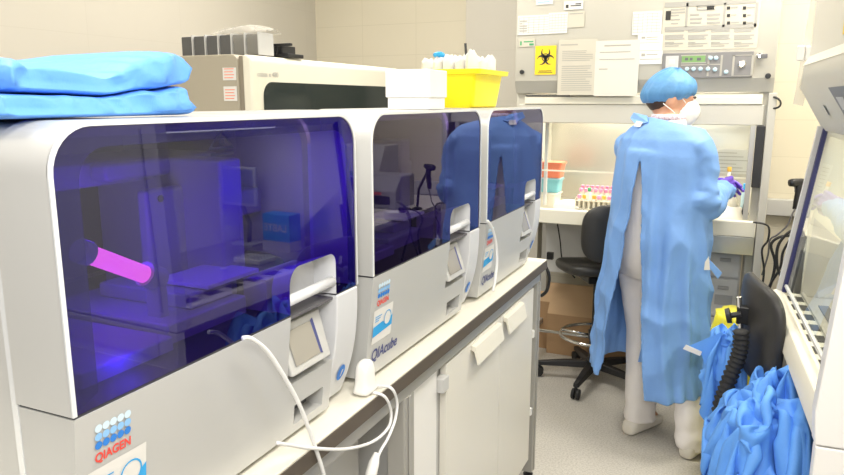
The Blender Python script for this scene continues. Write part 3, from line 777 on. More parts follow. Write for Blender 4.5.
def backrest(t, w, h, zc, y, th=.045, curve=.035, m='vinyl', lean=0, mirror=-1):
    """padded backrest centred at local (0, y, zc), concave towards +Y"""
    rr = []
    def pt(u, v, off):
        c_ = math.copysign(abs(math.cos(u)) ** .62, math.cos(u)); s2 = math.copysign(abs(math.sin(u)) ** .62, math.sin(u))
        x = w / 2 * c_ * v; z = h / 2 * s2 * v
        return (x, y + curve * (2 * x / w) ** 2 + off + lean * z, zc + z)
    for v, off in ((.02, -th / 2), (.6, -th / 2), (.9, -th / 2 + .003), (.985, -th / 4), (1, 0), (.985, th / 4), (.9, th / 2 - .003), (.6, th / 2), (.02, th / 2)):
        rr.append([pt(2 * PI * i / 36, v, off) for i in range(36)])
    return MB().rings(rr).build('backrest', M[m], t, smooth=True, subsurf=1)
ch = lab_chair('black lab stool with chrome foot ring behind the worker, beside the cartons', (-.64, 3.68, 0), math.radians(30), .615, wheels_r=.30, a0=math.radians(18))
backrest(ch, .34, .30, .855, -.235)
MB().tube([(0, -.1, .575), (0, -.22, .58), (0, -.275, .62), (0, -.272, .84)], .012, 10).build('back_bar', M['blackmetal'], ch, smooth=True)
#PART3
# ================================================================== NEAR RIGHT SAFETY CABINET
rc = empty('safety_cabinet', 'white safety cabinet with tilted glass at the right photo edge behind the black chair', 'safety cabinet', (.125, 2.62, 0), math.radians(3.6))
def RP(name, mb, m, parent=None, **k): return mb.build(name, m, parent or rc, **k)
ey = lambda p, t: (p[0], t, p[1])
YN = -1.02
RP('sill', MB().prism([(-.002, .800), (.002, .845), (.010, .862), (.028, .868), (.050, .862), (.050, .852), (.012, .845), (.006, .800)], ey, YN, 0), M['hoodlight'], bevel=.002)
RP('sill_bracket', MB().prism([(.006, .80), (.05, .852), (.05, .775), (.045, .772)], ey, YN + .002, YN + .014), M['white'])
RP('sill_shadow', MB().prism([(.008, .80), (.05, .848), (.05, .78)], ey, YN + .02, -.01), M['navy'])  # dark blue wedge in place of the shade under the sill lip
g = MB().box(.050, .098, YN, -.01, .835, .858); RP('grille_strip', g, M['hoodlight'])
g = MB()
for i in range(9): g.box(.052, .086, -.10 - i * .105, -.045 - i * .105, .8575, .8590)
for i in range(9): RP('grille_slot', MB().box(.052, .096, -.115 - i * .105, -.055 - i * .105, .8578, .8592), M['black'])
RP('channel', MB().box(.098, .108, YN, -.01, .83, .866), M['steel'])
RP('tray_floor', MB().box(.108, .70, YN, -.01, .83, .850), M['steel'])
RP('tray_slot', MB().box(.135, .165, YN + .05, -.12, .849, .853), M['dgrey'])
RP('back_wall', MB().box(.70, .72, YN, -.01, .83, 2.1), M['hoodlight'])
RP('hood', MB().prism([(.115, 1.405), (.035, 1.542), (.040, 1.615), (.055, 1.640), (.060, 2.2), (.72, 2.2), (.72, 1.405)], ey, YN - .04, .012), M['hood'], bevel=.004)
RP('hood_crease', MB().prism([(.0385, 1.612), (.052, 1.640), (.056, 1.640), (.044, 1.612)], ey, YN - .04, .013), M['cream'])
# far post and edges
def lean(z, o=0): return .045 + (z - .866) * .13 + o
def bar(x0, x1, y0, y1, z0=.866, z1=1.42):
    g = MB(); g.add([(lean(z0, x0), y0, z0), (lean(z0, x1), y0, z0), (lean(z0, x1), y1, z0), (lean(z0, x0), y1, z0), (lean(z1, x0), y0, z1), (lean(z1, x1), y0, z1), (lean(z1, x1), y1, z1), (lean(z1, x0), y1, z1)],
        [(0, 1, 2, 3), (4, 5, 6, 7), (0, 1, 5, 4), (1, 2, 6, 5), (2, 3, 7, 6), (3, 0, 4, 7)]); return g
RP('far_post', bar(-.020, .002, -.014, .008), M['lgrey'])
RP('far_seal', bar(-.006, .008, -.034, -.014), M['navy'])
RP('far_seal_foot', bar(.006, .024, -.04, -.02, .866, 1.06), M['black'])
RP('sash', MB().add([(lean(.89), -1.015, .89), (lean(.89), -.02, .89), (lean(1.42), -.02, 1.42), (lean(1.42), -1.015, 1.42)], [(0, 1, 2, 3)]), M['pane'])
RP('sash_handle', bar(-.004, .004, -1.015, -.02, .885, .893), M['lgrey'])
RP('far_wall', MB().box(.10, .70, -.004, .010, .83, 1.41), M['hoodlight'])
RP('far_wall_liner', MB().prism([(.10, .85), (.42, .85), (.115, 1.12)], ey, -.0055, -.0045), M['steel'])
RP('lamp', MB().box(.38, .42, -.9, -.1, 1.385, 1.40), M['lampglow'])
# near cheek and stand
RP('near_cheek', MB().prism([(-.004, .80), (-.010, .87), (.034, 1.52), (.05, 2.0), (.72, 2.0), (.72, .80)], ey, YN - .045, YN - .002), M['white'], bevel=.004)
RP('cheek_trim', MB().prism([(.045, .86), (.085, 1.42), (.093, 1.42), (.053, .86)], ey, YN - .05, YN - .046), M['lgrey'])
RP('stand_side', MB().box(-.002, .72, YN - .045, YN - .01, .02, .797), M['white'], bevel=.004)
RP('stand_door', MB().box(.012, .70, YN - .052, YN - .046, .05, .68), M['cream'], bevel=.002)
RP('stand_door', MB().box(.075, .70, YN - .052, YN - .046, .71, .79), M['cream'], bevel=.002)
RP('stand_far_side', MB().box(.10, .72, -.05, -.015, .02, .828), M['lgrey'], bevel=.004)
RP('stand_front', MB().box(.42, .44, YN, -.05, .06, .78), M['white'], bevel=.002)
# control display on the sloping face
def slope(y, t, o=.002): return (.115 - .080 * t - o, y, 1.405 + .137 * t - o * .5)
def yat(px, xl=.05):
    o_ = V((.125, 2.62)); n_ = V((math.cos(math.radians(3.6)), math.sin(math.radians(3.6)))); d_ = V((-n_.y, n_.x))
    a = at(px, 90, Y=1.0); r_ = V((a.x, a.y)); # ray slope
    b_ = o_ + n_ * xl
    # b + s d parallel to r
    s_ = (b_.x * r_.y - b_.y * r_.x) / (d_.y * r_.x - d_.x * r_.y); return s_
ya, yb = yat(829, .04), yat(829, .04) - .33
g = MB(); g.add([slope(ya, .95), slope(yb, .95), slope(yb, .30), slope(ya - .02, .30)], [(0, 1, 2, 3)]); dp = RP('display_panel', g, M['panel'])
g = MB(); g.add([slope(ya - .05, .78, .004), slope(ya - .14, .78, .004), slope(ya - .14, .55, .004), slope(ya - .05, .55, .004)], [(0, 1, 2, 3)]); RP('display', g, M['lgrey'], dp)
for i in range(3):
    g = MB().add([slope(ya - .19 - i * .04, .66, .004), slope(ya - .205 - i * .04, .66, .004), slope(ya - .205 - i * .04, .56, .004), slope(ya - .19 - i * .04, .56, .004)], [(0, 1, 2, 3)]); RP('button', g, M['btn'], dp)
y1 = yat(823, .06); g = MB().add([slope(y1, .62), slope(y1 - .02, .60), slope(y1 - .022, .40), slope(y1 - .003, .42)], [(0, 1, 2, 3)]); RP('slot', g, M['black'])
# yellow sign and sleeve on it
ys_ = yat(838, .058)
sg = MB(); sg.prism([(0, 0), (.001, 0), (.001, .36), (0, .36)], lambda p, t: (p[0], t, p[1]), -.30, 0)
o = sg.build('warning_sheet', M['sign']); o.location = rc.matrix_world @ V((0, 0, 0))
rcR = Matrix.Translation(rc.location) @ Matrix.Rotation(math.radians(3.6), 4, 'Z')
o.location = rcR @ V((.054, ys_, 1.665)); o.rotation_euler = (0, math.radians(.5), math.radians(3.6)); tag(o, 'yellow printed warning sheet high on the hood at the top right corner', 'sign')
g = MB()
for i in range(9): g.box(-.0008, -.0002, -.28 + .01 * (i % 2), -.02, .02 + i * .036, .034 + i * .036)
g.build('printed_lines', M['dgrey'], o)
sl = empty('plastic_sleeve', 'clear hanging plastic sleeve with papers, clipped to the near cabinet\'s far side', 'sleeve', at(808, 55, Y=2.70)); P = mk(sl)
q = [at(816, -30, Y=2.70), at(836, -30, Y=2.70), at(803, 106, Y=2.70), at(793, 104, Y=2.70)]
P('sleeve', MB().add(q, [(0, 1, 2, 3)]), M['sleeve'])
for a, b_ in (((797, 46), (804, 61)), ((806, 46), (813, 60))):
    p0, p1 = at(*a, Y=2.685), at(*b_, Y=2.685); P('clip', MB().box(p0.x, p1.x, 2.675, 2.695, p1.z, p0.z), M['white'], bevel=.004)
# things inside it
def rp(x, y, z): return tuple(rcR @ V((x, y, z)))
t = empty('blue_label_box', 'small blue box with white lettering standing inside the near cabinet behind the glass', 'box', rp(.35, -.12, .85), math.radians(3.6))
MB().box(-.075, .075, -.04, .04, 0, .165).build('body', M['sblue'], t, bevel=.003)
MB().box(-.076, .076, -.041, .041, .0, .045).build('band', M['lgrey'], t)
text('lettering', 'LABTE', .045, (-.062, -.0415, .09), (1, 0, 0), (0, 0, 1), M['paper_w'], t, bold=.0008)
t = empty('tip_rack', 'white perforated rack plate lying on the work tray of the near cabinet', 'rack', rp(.30, -.36, .8505), math.radians(3.6))
MB().box(-.07, .07, -.05, .05, 0, .02).build('plate', M['white'], t, bevel=.003)
g = MB()
for i in range(7):
    for j in range(5):
        c_ = (-.054 + i * .018, -.036 + j * .018); g.add([(c_[0] + .0055 * math.cos(k * PI / 4), c_[1] + .0055 * math.sin(k * PI / 4), .0206) for k in range(8)], [tuple(range(8))])
g.build('holes', M['dgrey'], t)
t = empty('small_cup', 'tiny white conical cup next to the perforated rack on the tray', 'cup', rp(.22, -.62, .8505))
MB().lathe((0, 0, 0), [(.008, 0), (.016, .035), (.017, .036), (.014, .034)], 14).build('body', M['white'], t, smooth='auto')
t = empty('monitor', 'pale violet flat monitor on a grey arm standing in for a glass reflection', 'monitor', rp(.56, -.10, .85), math.radians(3.6))  # violet panel and arm built as the reflection on the sash
MB().box(-.06, .06, -.05, .05, 0, .012).build('foot', M['lgrey'], t, bevel=.003)
MB().tube([(0, 0, .01), (-.01, 0, .10), (.04, 0, .20)], .010, 8).build('arm', M['panel'], t, smooth=True)
s_ = MB().box(-.07, .13, -.02, .0, .18, .36).build('housing', M['lgrey'], t, bevel=.006)
MB().box(-.058, .118, -.022, -.0195, .195, .345).build('screen', mat('violet_reflection', (.30, .31, .52), .3), s_)
light('near_cabinet_lamp', 'AREA', rp(.40, -.5, 1.38), 5, (1, .95, .82), .08, sy=.7, rot=(0, 0, math.radians(3.6)))
light('back_cabinet_lamp', 'AREA', (-.5, 3.78, 1.485), 10, (1, .93, .76), .9, sy=.08)

# ================================================================== CORNER BENCH, SCANNER, CABLES
cbn = empty('corner_bench', 'grey lab bench in the back right corner behind the near cabinet', 'bench', (.72, 3.6, 0)); P = mk(cbn)
P('worktop', MB().box(.31, 1.14, 3.0, 4.26, .85, .88), M['laminate'], bevel=.003)
P('apron', MB().box(.33, 1.12, 3.02, 4.24, .76, .849), M['alu'])
for x in (.345, 1.10):
    for y in (3.04, 4.2): P('leg', MB().box(x - .02, x + .02, y - .02, y + .02, 0, .76), M['alu'])
def device(label, loc, sx, sy, sz, m, rz=0):
    t = empty('lab_printer', label, 'printer', loc, rz)
    MB().prism([(-sy, 0), (-sy, sz * .55), (-sy * .4, sz), (sy, sz), (sy, 0)], lambda p, q: (q, p[0], p[1]), -sx, sx).build('housing', m, t, bevel=.008)
    MB().box(-sx * .7, sx * .7, -sy - .004, -sy + .004, sz * .15, sz * .4).build('paper_slot', M['black'], t)
    MB().box(-sx * .3, sx * .3, -sy - .005, -sy, sz * .44, sz * .52).build('display', M['red'] if sz < .2 else M['lcd'], t)
    return t
device('grey desktop printer on the corner bench, hidden behind the near cabinet', (.58, 3.72, .88), .13, .13, .19, M['grey'])
device('small light label printer on the corner bench', (.92, 3.5, .88), .10, .12, .15, M['lgrey'])
device('tall grey instrument on the corner bench against the right wall', (.90, 4.06, .88), .17, .14, .34, M['lgrey'])
sc_ = empty('scanner_stand', 'black gooseneck post holding the barcode scanner behind the near cabinet', 'stand', (.325, 3.66, .88)); P = mk(sc_)
P('base', MB().lathe((.345, 3.66, .881), [(.03, 0), (.03, .008), (.01, .016)], 18), M['black'], smooth='auto')
P('post', MB().tube([(.345, 3.66, .89), (.335, 3.66, 1.0), at(803, 186, Y=3.66)], .008, 8), M['black'], smooth=True)
bs = empty('barcode_scanner', 'black handheld barcode scanner hanging nose up left of the cabinet glass', 'scanner', at(798, 195, Y=3.62)); P = mk(bs)
a, b_, c_, d_ = at(789.5, 183, Y=3.60), at(806, 181.5, Y=3.63), at(799, 190, Y=3.62), at(795, 209, Y=3.62)
P('head', MB().tube([a, a.lerp(b_, .25), a.lerp(b_, .7), b_], [.016, .019, .017, .012], 10), M['black'], smooth=True)
P('handle', MB().tube([a.lerp(b_, .6), c_, c_.lerp(d_, .5), d_], [.013, .015, .014, .012], 10), M['black'], smooth=True)
P('trigger', MB().tube([a.lerp(b_, .35) + V((0, 0, -.012)), c_ + V((-.014, 0, -.01))], .004, 6), M['dgrey'])
def cable(name, label, pts, r, m, sub=6, cat='cable'):
    pts = [V(p) for p in pts]; out = []
    for i in range(len(pts) - 1):
        p0 = pts[max(i - 1, 0)]; p1 = pts[i]; p2 = pts[i + 1]; p3 = pts[min(i + 2, len(pts) - 1)]
        for k_ in range(sub):
            t = k_ / sub
            out.append(.5 * ((2 * p1) + (-p0 + p2) * t + (2 * p0 - 5 * p1 + 4 * p2 - p3) * t * t + (-p0 + 3 * p1 - 3 * p2 + p3) * t ** 3))
    out.append(pts[-1]); o = MB().tube(out, r, 8).build(name, m, smooth=True); return tag(o, label, cat)
A = lambda L_, Y: [at(x, y, Y=Y) for x, y in L_]
cable('scanner_cable', 'thin grey cable hanging from the barcode scanner handle', A([(795, 209), (791, 217), (787, 226), (777, 235), (770, 240), (768, 255), (762, 275)], 3.6), .004, M['dgrey'])
cable('power_cable', 'black cable looping down from the mixer along the safety cabinet leg', A([(753, 222), (768, 226), (768, 240), (762, 250), (764, 270), (762, 288)], 3.46), .0045, M['cable_b'])
cable('power_cable', 'black cable sweeping left to the wall socket behind the near chair', A([(797, 235), (780, 237), (771, 245), (775, 262), (772, 280), (765, 300)], 3.3), .006, M['cable_b'])
cable('power_cable', 'second black cable bundle curving beside the near cabinet post', A([(800, 228), (788, 233), (778, 246), (777, 265), (782, 280), (786, 300)], 3.2), .006, M['cable_b'])
cable('power_cable', 'black cable lying diagonally in front of the near chair back', A([(790, 240), (783, 252), (780, 268), (770, 285), (762, 305)], 3.25), .005, M['cable_b'])
cable('floor_cable', 'thin dark cable hanging behind the stool under the safety cabinet', A([(556, 215), (560, 240), (563, 262), (575, 278)], 3.95), .004, M['cable_b'])
cable('floor_cable', 'black cable looping beside the bench end near the stool seat', A([(543, 262), (549, 275), (547, 290), (541, 296)], 3.2), .008, M['cable_b'])
ps = empty('power_strip', 'white power strip with black plugs behind the near cabinet', 'power strip', at(797, 230, Y=3.3)); P = mk(ps)
p0 = at(790, 226, Y=3.3)
P('body', MB().box(p0.x, p0.x + .14, 3.26, 3.34, .881, .925), M['white'], bevel=.006)
P('plug', MB().box(p0.x + .02, p0.x + .05, 3.25, 3.29, .925, .955), M['black'], bevel=.005)

# ================================================================== NEAR CHAIR
nc = lab_chair('black lab chair with bellows back bar buried under blue gowns at the near cabinet', (.21, 2.12, 0), math.radians(-75), .50, ring=False, wheels_r=.25)
nr = Matrix.Rotation(-nc.rotation_euler.z, 3, 'Z')
def NP(name, mb, m, **k):
    mb.v = [tuple(nr @ (V(v) - V(nc.location))) for v in mb.v]; return mb.build(name, m, nc, **k)
# backrest slab: runs from far edge (px 745) to near edge (px 780)
fa, ne = V((.058, 2.46)), V((.150, 2.14)); ax = (ne - fa).normalized(); nn = V((-ax.y, ax.x))  # nn points to +X side
w_, h_ = (ne - fa).length, .30; mid = (fa + ne) / 2
rr = []; NS = 44
for v, off in ((.02, -.024), (.6, -.024), (.9, -.020), (.985, -.011), (1, 0), (.985, .011), (.9, .020), (.6, .024), (.02, .024)):
    ring = []
    for i in range(NS):
        u = 2 * PI * i / NS; cu, su = math.cos(u), math.sin(u)
        sx_ = math.copysign(abs(cu) ** .5, cu) * v; sz = math.copysign(abs(su) ** .55, su) * v
        p = mid + ax * (sx_ * w_ / 2) + nn * (off + .030 * sx_ ** 2 - .03)
        ring.append((p.x, p.y, .822 + sz * h_ / 2 * (1 + .04 * sx_) - .012 * sx_))
    rr.append(ring)
NP('backrest', MB().rings(rr), M['vinyl'], smooth=True, subsurf=1)
b0_ = at(741, 312, Y=2.28)
NP('bracket', MB().box(b0_.x - .012, b0_.x + .045, 2.262, 2.30, b0_.z - .035, b0_.z + .02), M['blackmetal'], bevel=.004)
NP('bar', MB().tube([at(739, 297, Y=2.27), at(741, 335, Y=2.27)], .008, 8), M['chrome'])
k0, k1 = at(726, 316, Y=2.26), at(741, 314, Y=2.26)
NP('knob', MB().tube([k0, k0.lerp(k1, .3), k0.lerp(k1, .35), k1], [.022, .024, .009, .009], 14), M['black'], smooth='auto')
pth = A([(741, 330), (741, 345), (738, 358), (732, 372), (726, 388), (721, 402), (718, 420)], 2.2); o2 = []
for i in range(len(pth) - 1):
    for k_ in range(9): o2.append(pth[i].lerp(pth[i + 1], k_ / 9))
NP('bellows', MB().tube(o2, [.017 + .007 * (i % 3 == 1) + .004 * (i % 3 == 2) for i in range(len(o2))], 16), M['rubber'], smooth=True)

# ================================================================== CLOTH
def ridged(p, s, seed=0):
    n_ = noise.noise(V((p[0] * s + seed, p[1] * s + seed * 1.7, p[2] * s - seed)))
    return 1 - min(abs(n_) * 2.6, 1)
def heap(name, label, cx, cy, zt, zb, fn, n=150, m_=110, folds=7, seed=1, amp=.03):
    rr = []
    for j in range(m_ + 1):
        t = j / m_; ring = []
        for i in range(n):
            a = 2 * PI * i / n; rx, ry, z, ox, oy = fn(t, a)
            wob = 1.4 * noise.noise(V((math.cos(a) * 1.3, math.sin(a) * 1.3, t * 2.2 + seed)))
            f1 = math.sin(folds * a + 5 * wob + seed); f2 = math.sin((folds * 2 + 1) * a - 7 * wob + 2 * t + seed * 2)
            f = (1 - abs(f1)) * .9 + (1 - abs(f2)) * .45 - .6
            amp_ = amp * min(1, t * 3.5)
            p = V((cx + ox + rx * math.cos(a), cy + oy + ry * math.sin(a), z))
            d_ = V((math.cos(a), math.sin(a), .25 * (1 - t)))
            cr = ridged(p, 7, seed) * .018 + ridged(p, 15, seed + 3) * .007 + (ridged(V((p.x * 1.2, p.y * 1.2, p.z * .5 + wob * .2)), 11, seed + 9)) * .012
            p += d_ * (f * amp_ + (cr - .02)) + V((0, 0, (.012 * wob + cr * .8) * (1 - t)))
            ring.append(p)
        rr.append(ring)
    return MB().rings(rr).build(name, M['gown_pile'], smooth=True)
import numpy as np
def drape(nu, nv, wu, wv, init, ells, planes, steps=130, iters=14, seed=1, pin=None):
    """small position-based cloth: grid of nu x nv points, true size wu x wv, started folded by init(u, v)"""
    X = np.array([[init(i / (nu - 1) - .5, j / (nv - 1) - .5) for i in range(nu)] for j in range(nv)], float)
    Pv = X.copy(); du, dv = wu / (nu - 1), wv / (nv - 1); dd = math.hypot(du, dv)
    full = slice(None)
    def cons(sa, sb, rest, k_):
        A_ = X[sa]; B_ = X[sb]; d_ = B_ - A_; L_ = np.sqrt((d_ * d_).sum(-1, keepdims=True)) + 1e-9
        if rest < 0:
            c_ = np.minimum(L_ + rest, 0)      # bending: only keep apart
        else: c_ = L_ - rest
        m_ = d_ / L_ * c_ * .5 * k_; X[sa] += m_; X[sb] -= m_
    def col():
        for c_, r_ in ells:
            d_ = (X - c_) / r_; q = np.sqrt((d_ * d_).sum(-1, keepdims=True)) + 1e-9; ins = (q < 1)[..., 0]
            if ins.any():
                X[ins] = (c_ + d_ / q * r_)[ins]; Pv[ins] = Pv[ins] * .15 + X[ins] * .85
        for n_, o_ in planes:
            h_ = (X * n_).sum(-1) - o_; ins = h_ < 0
            if ins.any():
                X[ins] -= h_[ins][:, None] * n_; Pv[ins] = Pv[ins] * .6 + X[ins] * .4
    Pn = None
    if pin is not None:
        Pn = np.array([[pin(i / (nu - 1) - .5, j / (nv - 1) - .5) for i in range(nu)] for j in range(nv)]); X0 = X.copy()
    for s_ in range(steps):
        vel = (X - Pv) * .965; Pv = X.copy(); X = X + vel; X[..., 2] -= .00045
        for it in range(iters):
            for o_ in (0, 1):
                n2 = (nu - 1 - o_) // 2 * 2
                cons((full, slice(o_, o_ + n2, 2)), (full, slice(o_ + 1, o_ + 1 + n2, 2)), du, 1)
                n3 = (nv - 1 - o_) // 2 * 2
                cons((slice(o_, o_ + n3, 2), full), (slice(o_ + 1, o_ + 1 + n3, 2), full), dv, 1)
            if it % 3 == 0:
                cons((slice(0, -1), slice(0, -1)), (slice(1, None), slice(1, None)), dd, .25); cons((slice(0, -1), slice(1, None)), (slice(1, None), slice(0, -1)), dd, .25)
                cons((full, slice(0, -3)), (full, slice(3, None)), -2.2 * du, .25); cons((slice(0, -3), full), (slice(3, None), full), -2.2 * dv, .25)
            if Pn is not None: X[Pn] = X0[Pn]
        col()
    return X
def cloth_obj(X, name, m, sub=1):
    nv, nu = X.shape[:2]; g = MB(); g.add([tuple(float(c) for c in p) for r_ in X for p in r_], [(j * nu + i, j * nu + i + 1, (j + 1) * nu + i + 1, (j + 1) * nu + i) for j in range(nv - 1) for i in range(nu - 1)])
    return g.build(name, m, smooth=True, subsurf=sub)
ells = [(np.array(c_), np.array(r_)) for c_, r_ in (((.105, 1.96, .46), (.10, .19, .20)), ((.06, 2.16, .44), (.085, .16, .17)), ((.12, 1.80, .38), (.09, .12, .15)), ((.175, 2.02, .56), (.06, .14, .14)))]
def nz(v): v = np.array(v, float); return v / np.linalg.norm(v)
planes = [(nz((-1, -.06, 0)), -(.250 + .06 * 2.0) / math.hypot(1, .06)), (nz((1, 0, .10)), -.052 + .065), (np.array((0, 0, 1.)), .006), (nz((.10, -1, 0)), -2.40), (nz((0, 1, .1)), 1.72)]
def gi(u, v):
    q = 3.2 * noise.noise(V((u * 3, v * 3, 1.7)))
    return (.110 + u * .36, 1.99 + v * .60, .715 + .16 * u - .12 * abs(u) + .055 * math.sin(u * 58 + 1.6 * q) * math.cos(v * 9 + q) + .05 * math.sin(v * 41 + 2 * q) + .05 * noise.noise(V((u * 7, v * 7, 4))))
def gpin(u, v):
    a, b_ = round((u + .5) * 95), round((v + .5) * 95)
    return abs(u) < .24 and abs(v) < .30 and (a * 7 + b_ * 11) % 37 == 0
CX = drape(96, 96, 1.7, 1.6, gi, ells, planes, steps=95, pin=gpin)
o = cloth_obj(CX, 'crumpled_gown', M['gown_pile'])
tag(o, 'bright blue crumpled gown draped over the near chair seat, hanging to the floor', 'gown')
ells2 = [(np.array((.015, 2.36, .64)), np.array((.05, .09, .10))), (np.array((.02, 2.34, .48)), np.array((.055, .08, .16)))]
planes2 = [(np.array((0, 0, 1.)), .45), (nz((-1, -.25, 0)), -.63), (nz((1, 0, .1)), -.075 + .07)]
def gi2(u, v):
    q = 3 * noise.noise(V((u * 3, v * 3, 9.7)))
    return (.015 + u * .16, 2.36 + v * .26, .765 + .03 * math.sin(u * 36 + 1.6 * q) + .03 * math.sin(v * 30 + 2 * q) - .06 * abs(u))
CX = drape(54, 54, .62, .70, gi2, ells2, planes2, steps=80, pin=lambda u, v: abs(u) < .3 and abs(v) < .3 and (round((u + .5) * 53) * 7 + round((v + .5) * 53) * 11) % 41 == 0)
o = cloth_obj(CX, 'crumpled_gown', M['gown_pile'])
tag(o, 'smaller bunched blue gown behind the bellows of the near chair, with a white tie', 'gown')
q = [at(683, 349, Y=2.3), at(686, 345, Y=2.3), at(702, 352, Y=2.3), at(700, 356, Y=2.3)]
og = MB().add([v for v in q] + [v + V((0, .004, 0)) for v in q], [(0, 1, 2, 3), (4, 5, 6, 7), (0, 1, 5, 4), (1, 2, 6, 5), (2, 3, 7, 6), (3, 0, 4, 7)]).build('tie', M['paper_w']); og.parent = o
q = [at(686, 347, Y=2.31), at(722, 332, Y=2.31), at(730, 350, Y=2.31), at(706, 366, Y=2.31), at(701, 354, Y=2.31)]
g = MB().add(q, [(0, 1, 2, 3, 4)]); ox = g.build('sleeve_end', M['gown_pile']); ox.parent = o

def slab(name, label, x0, x1, y0, y1, zb, topf, botf, seed):
    NX, NY = 80, 90; rr = []
    # rings run round the (x,z) section at each y
    for j in range(NY + 1):
        t = j / NY; y = y0 + (y1 - y0) * t; ring = []
        e = min(1, (1 - t) * NY / 3 + .10); e = math.sqrt(max(0, 1 - (1 - e) ** 2)); e2 = min(1, t * NY / 4 + .05)
        zt, zl = topf(y), botf(y); zm = (zt + zl) / 2; hh = (zt - zl) / 2 * (.80 + .20 * e) * (.8 + .2 * e2)
        for i in range(NX):
            a = 2 * PI * i / NX; c_, s2 = math.cos(a), math.sin(a)
            x = (x0 + x1) / 2 + (x1 - x0) / 2 * math.copysign(abs(c_) ** .13, c_)
            z = zm + hh * math.copysign(abs(s2) ** .24, s2)
            p = V((x, y, z)); cr = ridged(V((p.x * .5, p.y * 1.2, p.z * 2)), 9, seed) * .010 + ridged(V((p.x * .6, p.y * 2.2 + p.z * 3, p.z * 3)), 10, seed + 5) * .005 - .007
            if s2 < -.1: cr = min(cr, 0) * .3
            ring.append(p + V((c_, 0, max(s2, 0) * (1 if seed > 5 else .15))) * cr * 1.2 + V((0, cr * .6 * (t > .9), 0)))
        rr.append(ring)
    return tag(MB().rings(rr).build(name, M['gown_pile'], smooth=True), label, 'gown')
def ip(pts):
    def f(y):
        for (a, za), (b_, zb_) in zip(pts, pts[1:]):
            if y <= b_:
                t = max(0, (y - a) / (b_ - a)); t = t * t * (3 - 2 * t); return za + (zb_ - za) * t
        return pts[-1][1]
    return f
seam = [(.50, 1.510), (.60, 1.508), (.66, 1.506), (.74, 1.514), (.82, 1.523)]
slab('folded_gown', 'folded bright blue gown lying directly on the nearest instrument, lower of two', -1.20, -.735, .525, .815, 1.48, ip(seam), lambda y: 1.4795, 2)
slab('folded_gown', 'folded bright blue gown on top of the other one, its end raised', -1.19, -.742, .535, .815, 1.52, ip([(.50, 1.542), (.58, 1.542), (.67, 1.534), (.75, 1.558), (.80, 1.572), (.82, 1.570)]), lambda y: ip(seam)(y) + .0005, 7)

# ================================================================== ON TOP OF THE INSTRUMENTS
zc = 1.4785
t = empty('lidded_box', 'plain white lidded box on top of the middle instrument beside the yellow tub', 'box', (-.775, 1.675, zc))
MB().box(-.058, .058, -.05, .055, 0, .075).build('body', M['white'], t, bevel=.003)
MB().box(-.062, .062, -.054, .059, .030, .099).build('lid', M['white'], t, bevel=.003)
t = empty('yellow_tub', 'bright yellow rimmed plastic tub full of wrapped white packets on the farthest instrument', 'tub', (-.865, 2.20, zc))
rr = []
for z_, w_, d_ in ((0, .092, .115), (.004, .096, .119), (.102, .108, .138), (.104, .126, .150), (.118, .128, .152), (.118, .118, .142), (.10, .104, .132), (.02, .092, .115)):
    rr.append([(x, y, z_) for x, y in [(a_, b_) for a_, b_ in rrect(-w_, w_, -d_, d_, .016, .016, 4)]])
MB().rings(rr).build('tub_body', M['yellow'], t, smooth='auto')
for i in range(15):
    R = random.Random(i + 40); x = -.074 + .037 * (i % 5) + R.uniform(-.004, .004); y = -.068 + .068 * (i // 5) + R.uniform(-.006, .006)
    c_ = empty('wrapped_packet', 'white wrapped packet standing upright among others in the yellow tub', 'packet', (-.865 + x, 2.20 + y, zc + .0215), group='white packets in the yellow tub')
    h_ = .135 + R.uniform(-.004, .022); tx, ty = R.uniform(-.1, .1) + x * 1.2, R.uniform(-.1, .1) + y * .9
    ring = []
    for z_, k_ in ((0, 1), (h_ * .5, 1.12), (h_ * .9, 1.0), (h_, .35)):
        ring.append([(.017 * k_ * math.cos(a) + tx * z_ * .5, .036 * k_ * math.sin(a) * (1 if z_ < h_ else 1.8) + ty * z_ * .5, z_ + .006 * math.sin(a * 2 + i) * (z_ > h_ * .8)) for a in [2 * PI * q / 12 for q in range(12)]])
    MB().rings(ring).build('wrapper', M['paper_w'], c_, smooth='auto')
p = at(467, 47, Y=2.25); o = MB().tube([(p.x + .006, p.y, zc + .07), (p.x - .006, p.y, p.z + .012)], [.004, .0045], 8).build('pen', M['black']); tag(o, 'black pen sticking up out of the yellow tub', 'pen')
p = at(439, 55, Y=2.13); o = MB().ball((p.x, p.y, p.z), (.020, .02, .011), 12).tube([(p.x, p.y, p.z), (p.x + .015, p.y + .005, zc + .09)], .006, 8).build('blue_stopper', M['sblue'], smooth=True); tag(o, 'small blue plastic knob poking from the left of the yellow tub', 'stopper')

# ================================================================== ANALYZER AND ITS BENCH
ab = empty('back_bench', 'plain lab bench along the left wall carrying the large cream analyzer', 'bench', (-2.15, 2.7, 0)); P = mk(ab)
P('worktop', MB().box(-2.75, -1.62, 1.5, 4.1, .87, .90), M['laminate'], bevel=.003)
P('cabinet_front', MB().box(-2.74, -1.66, 1.55, 4.05, .0, .868), M['door'])
an = empty('analyzer', 'large cream analyzer with wide dark window standing behind the silver instruments', 'analyzer', (-2.1, 2.8, .90)); P = mk(an)
def xz(z0, zt, x0, x1, r, y0, y1, name, m, **k):
    pl = [(x1, z0)] + [(x1 - r + r * math.cos(math.radians(a)), zt - r + r * math.sin(math.radians(a))) for a in range(0, 91, 15)] + [(x0, zt), (x0, z0)]
    return P(name, MB().prism(pl, ey, y0, y1), m, **k)
xz(.905, 1.675, -2.45, -1.765, .03, 2.20, 3.46, 'body', M['beige_side'], bevel=.006)
xz(.905, 1.668, -1.765, -1.735, .02, 2.21, 3.45, 'front_gap', M['beige_dark'])
xz(.905, 1.672, -1.74, -1.70, .03, 2.195, 3.47, 'front_panel', M['hoodlight'], bevel=.012)
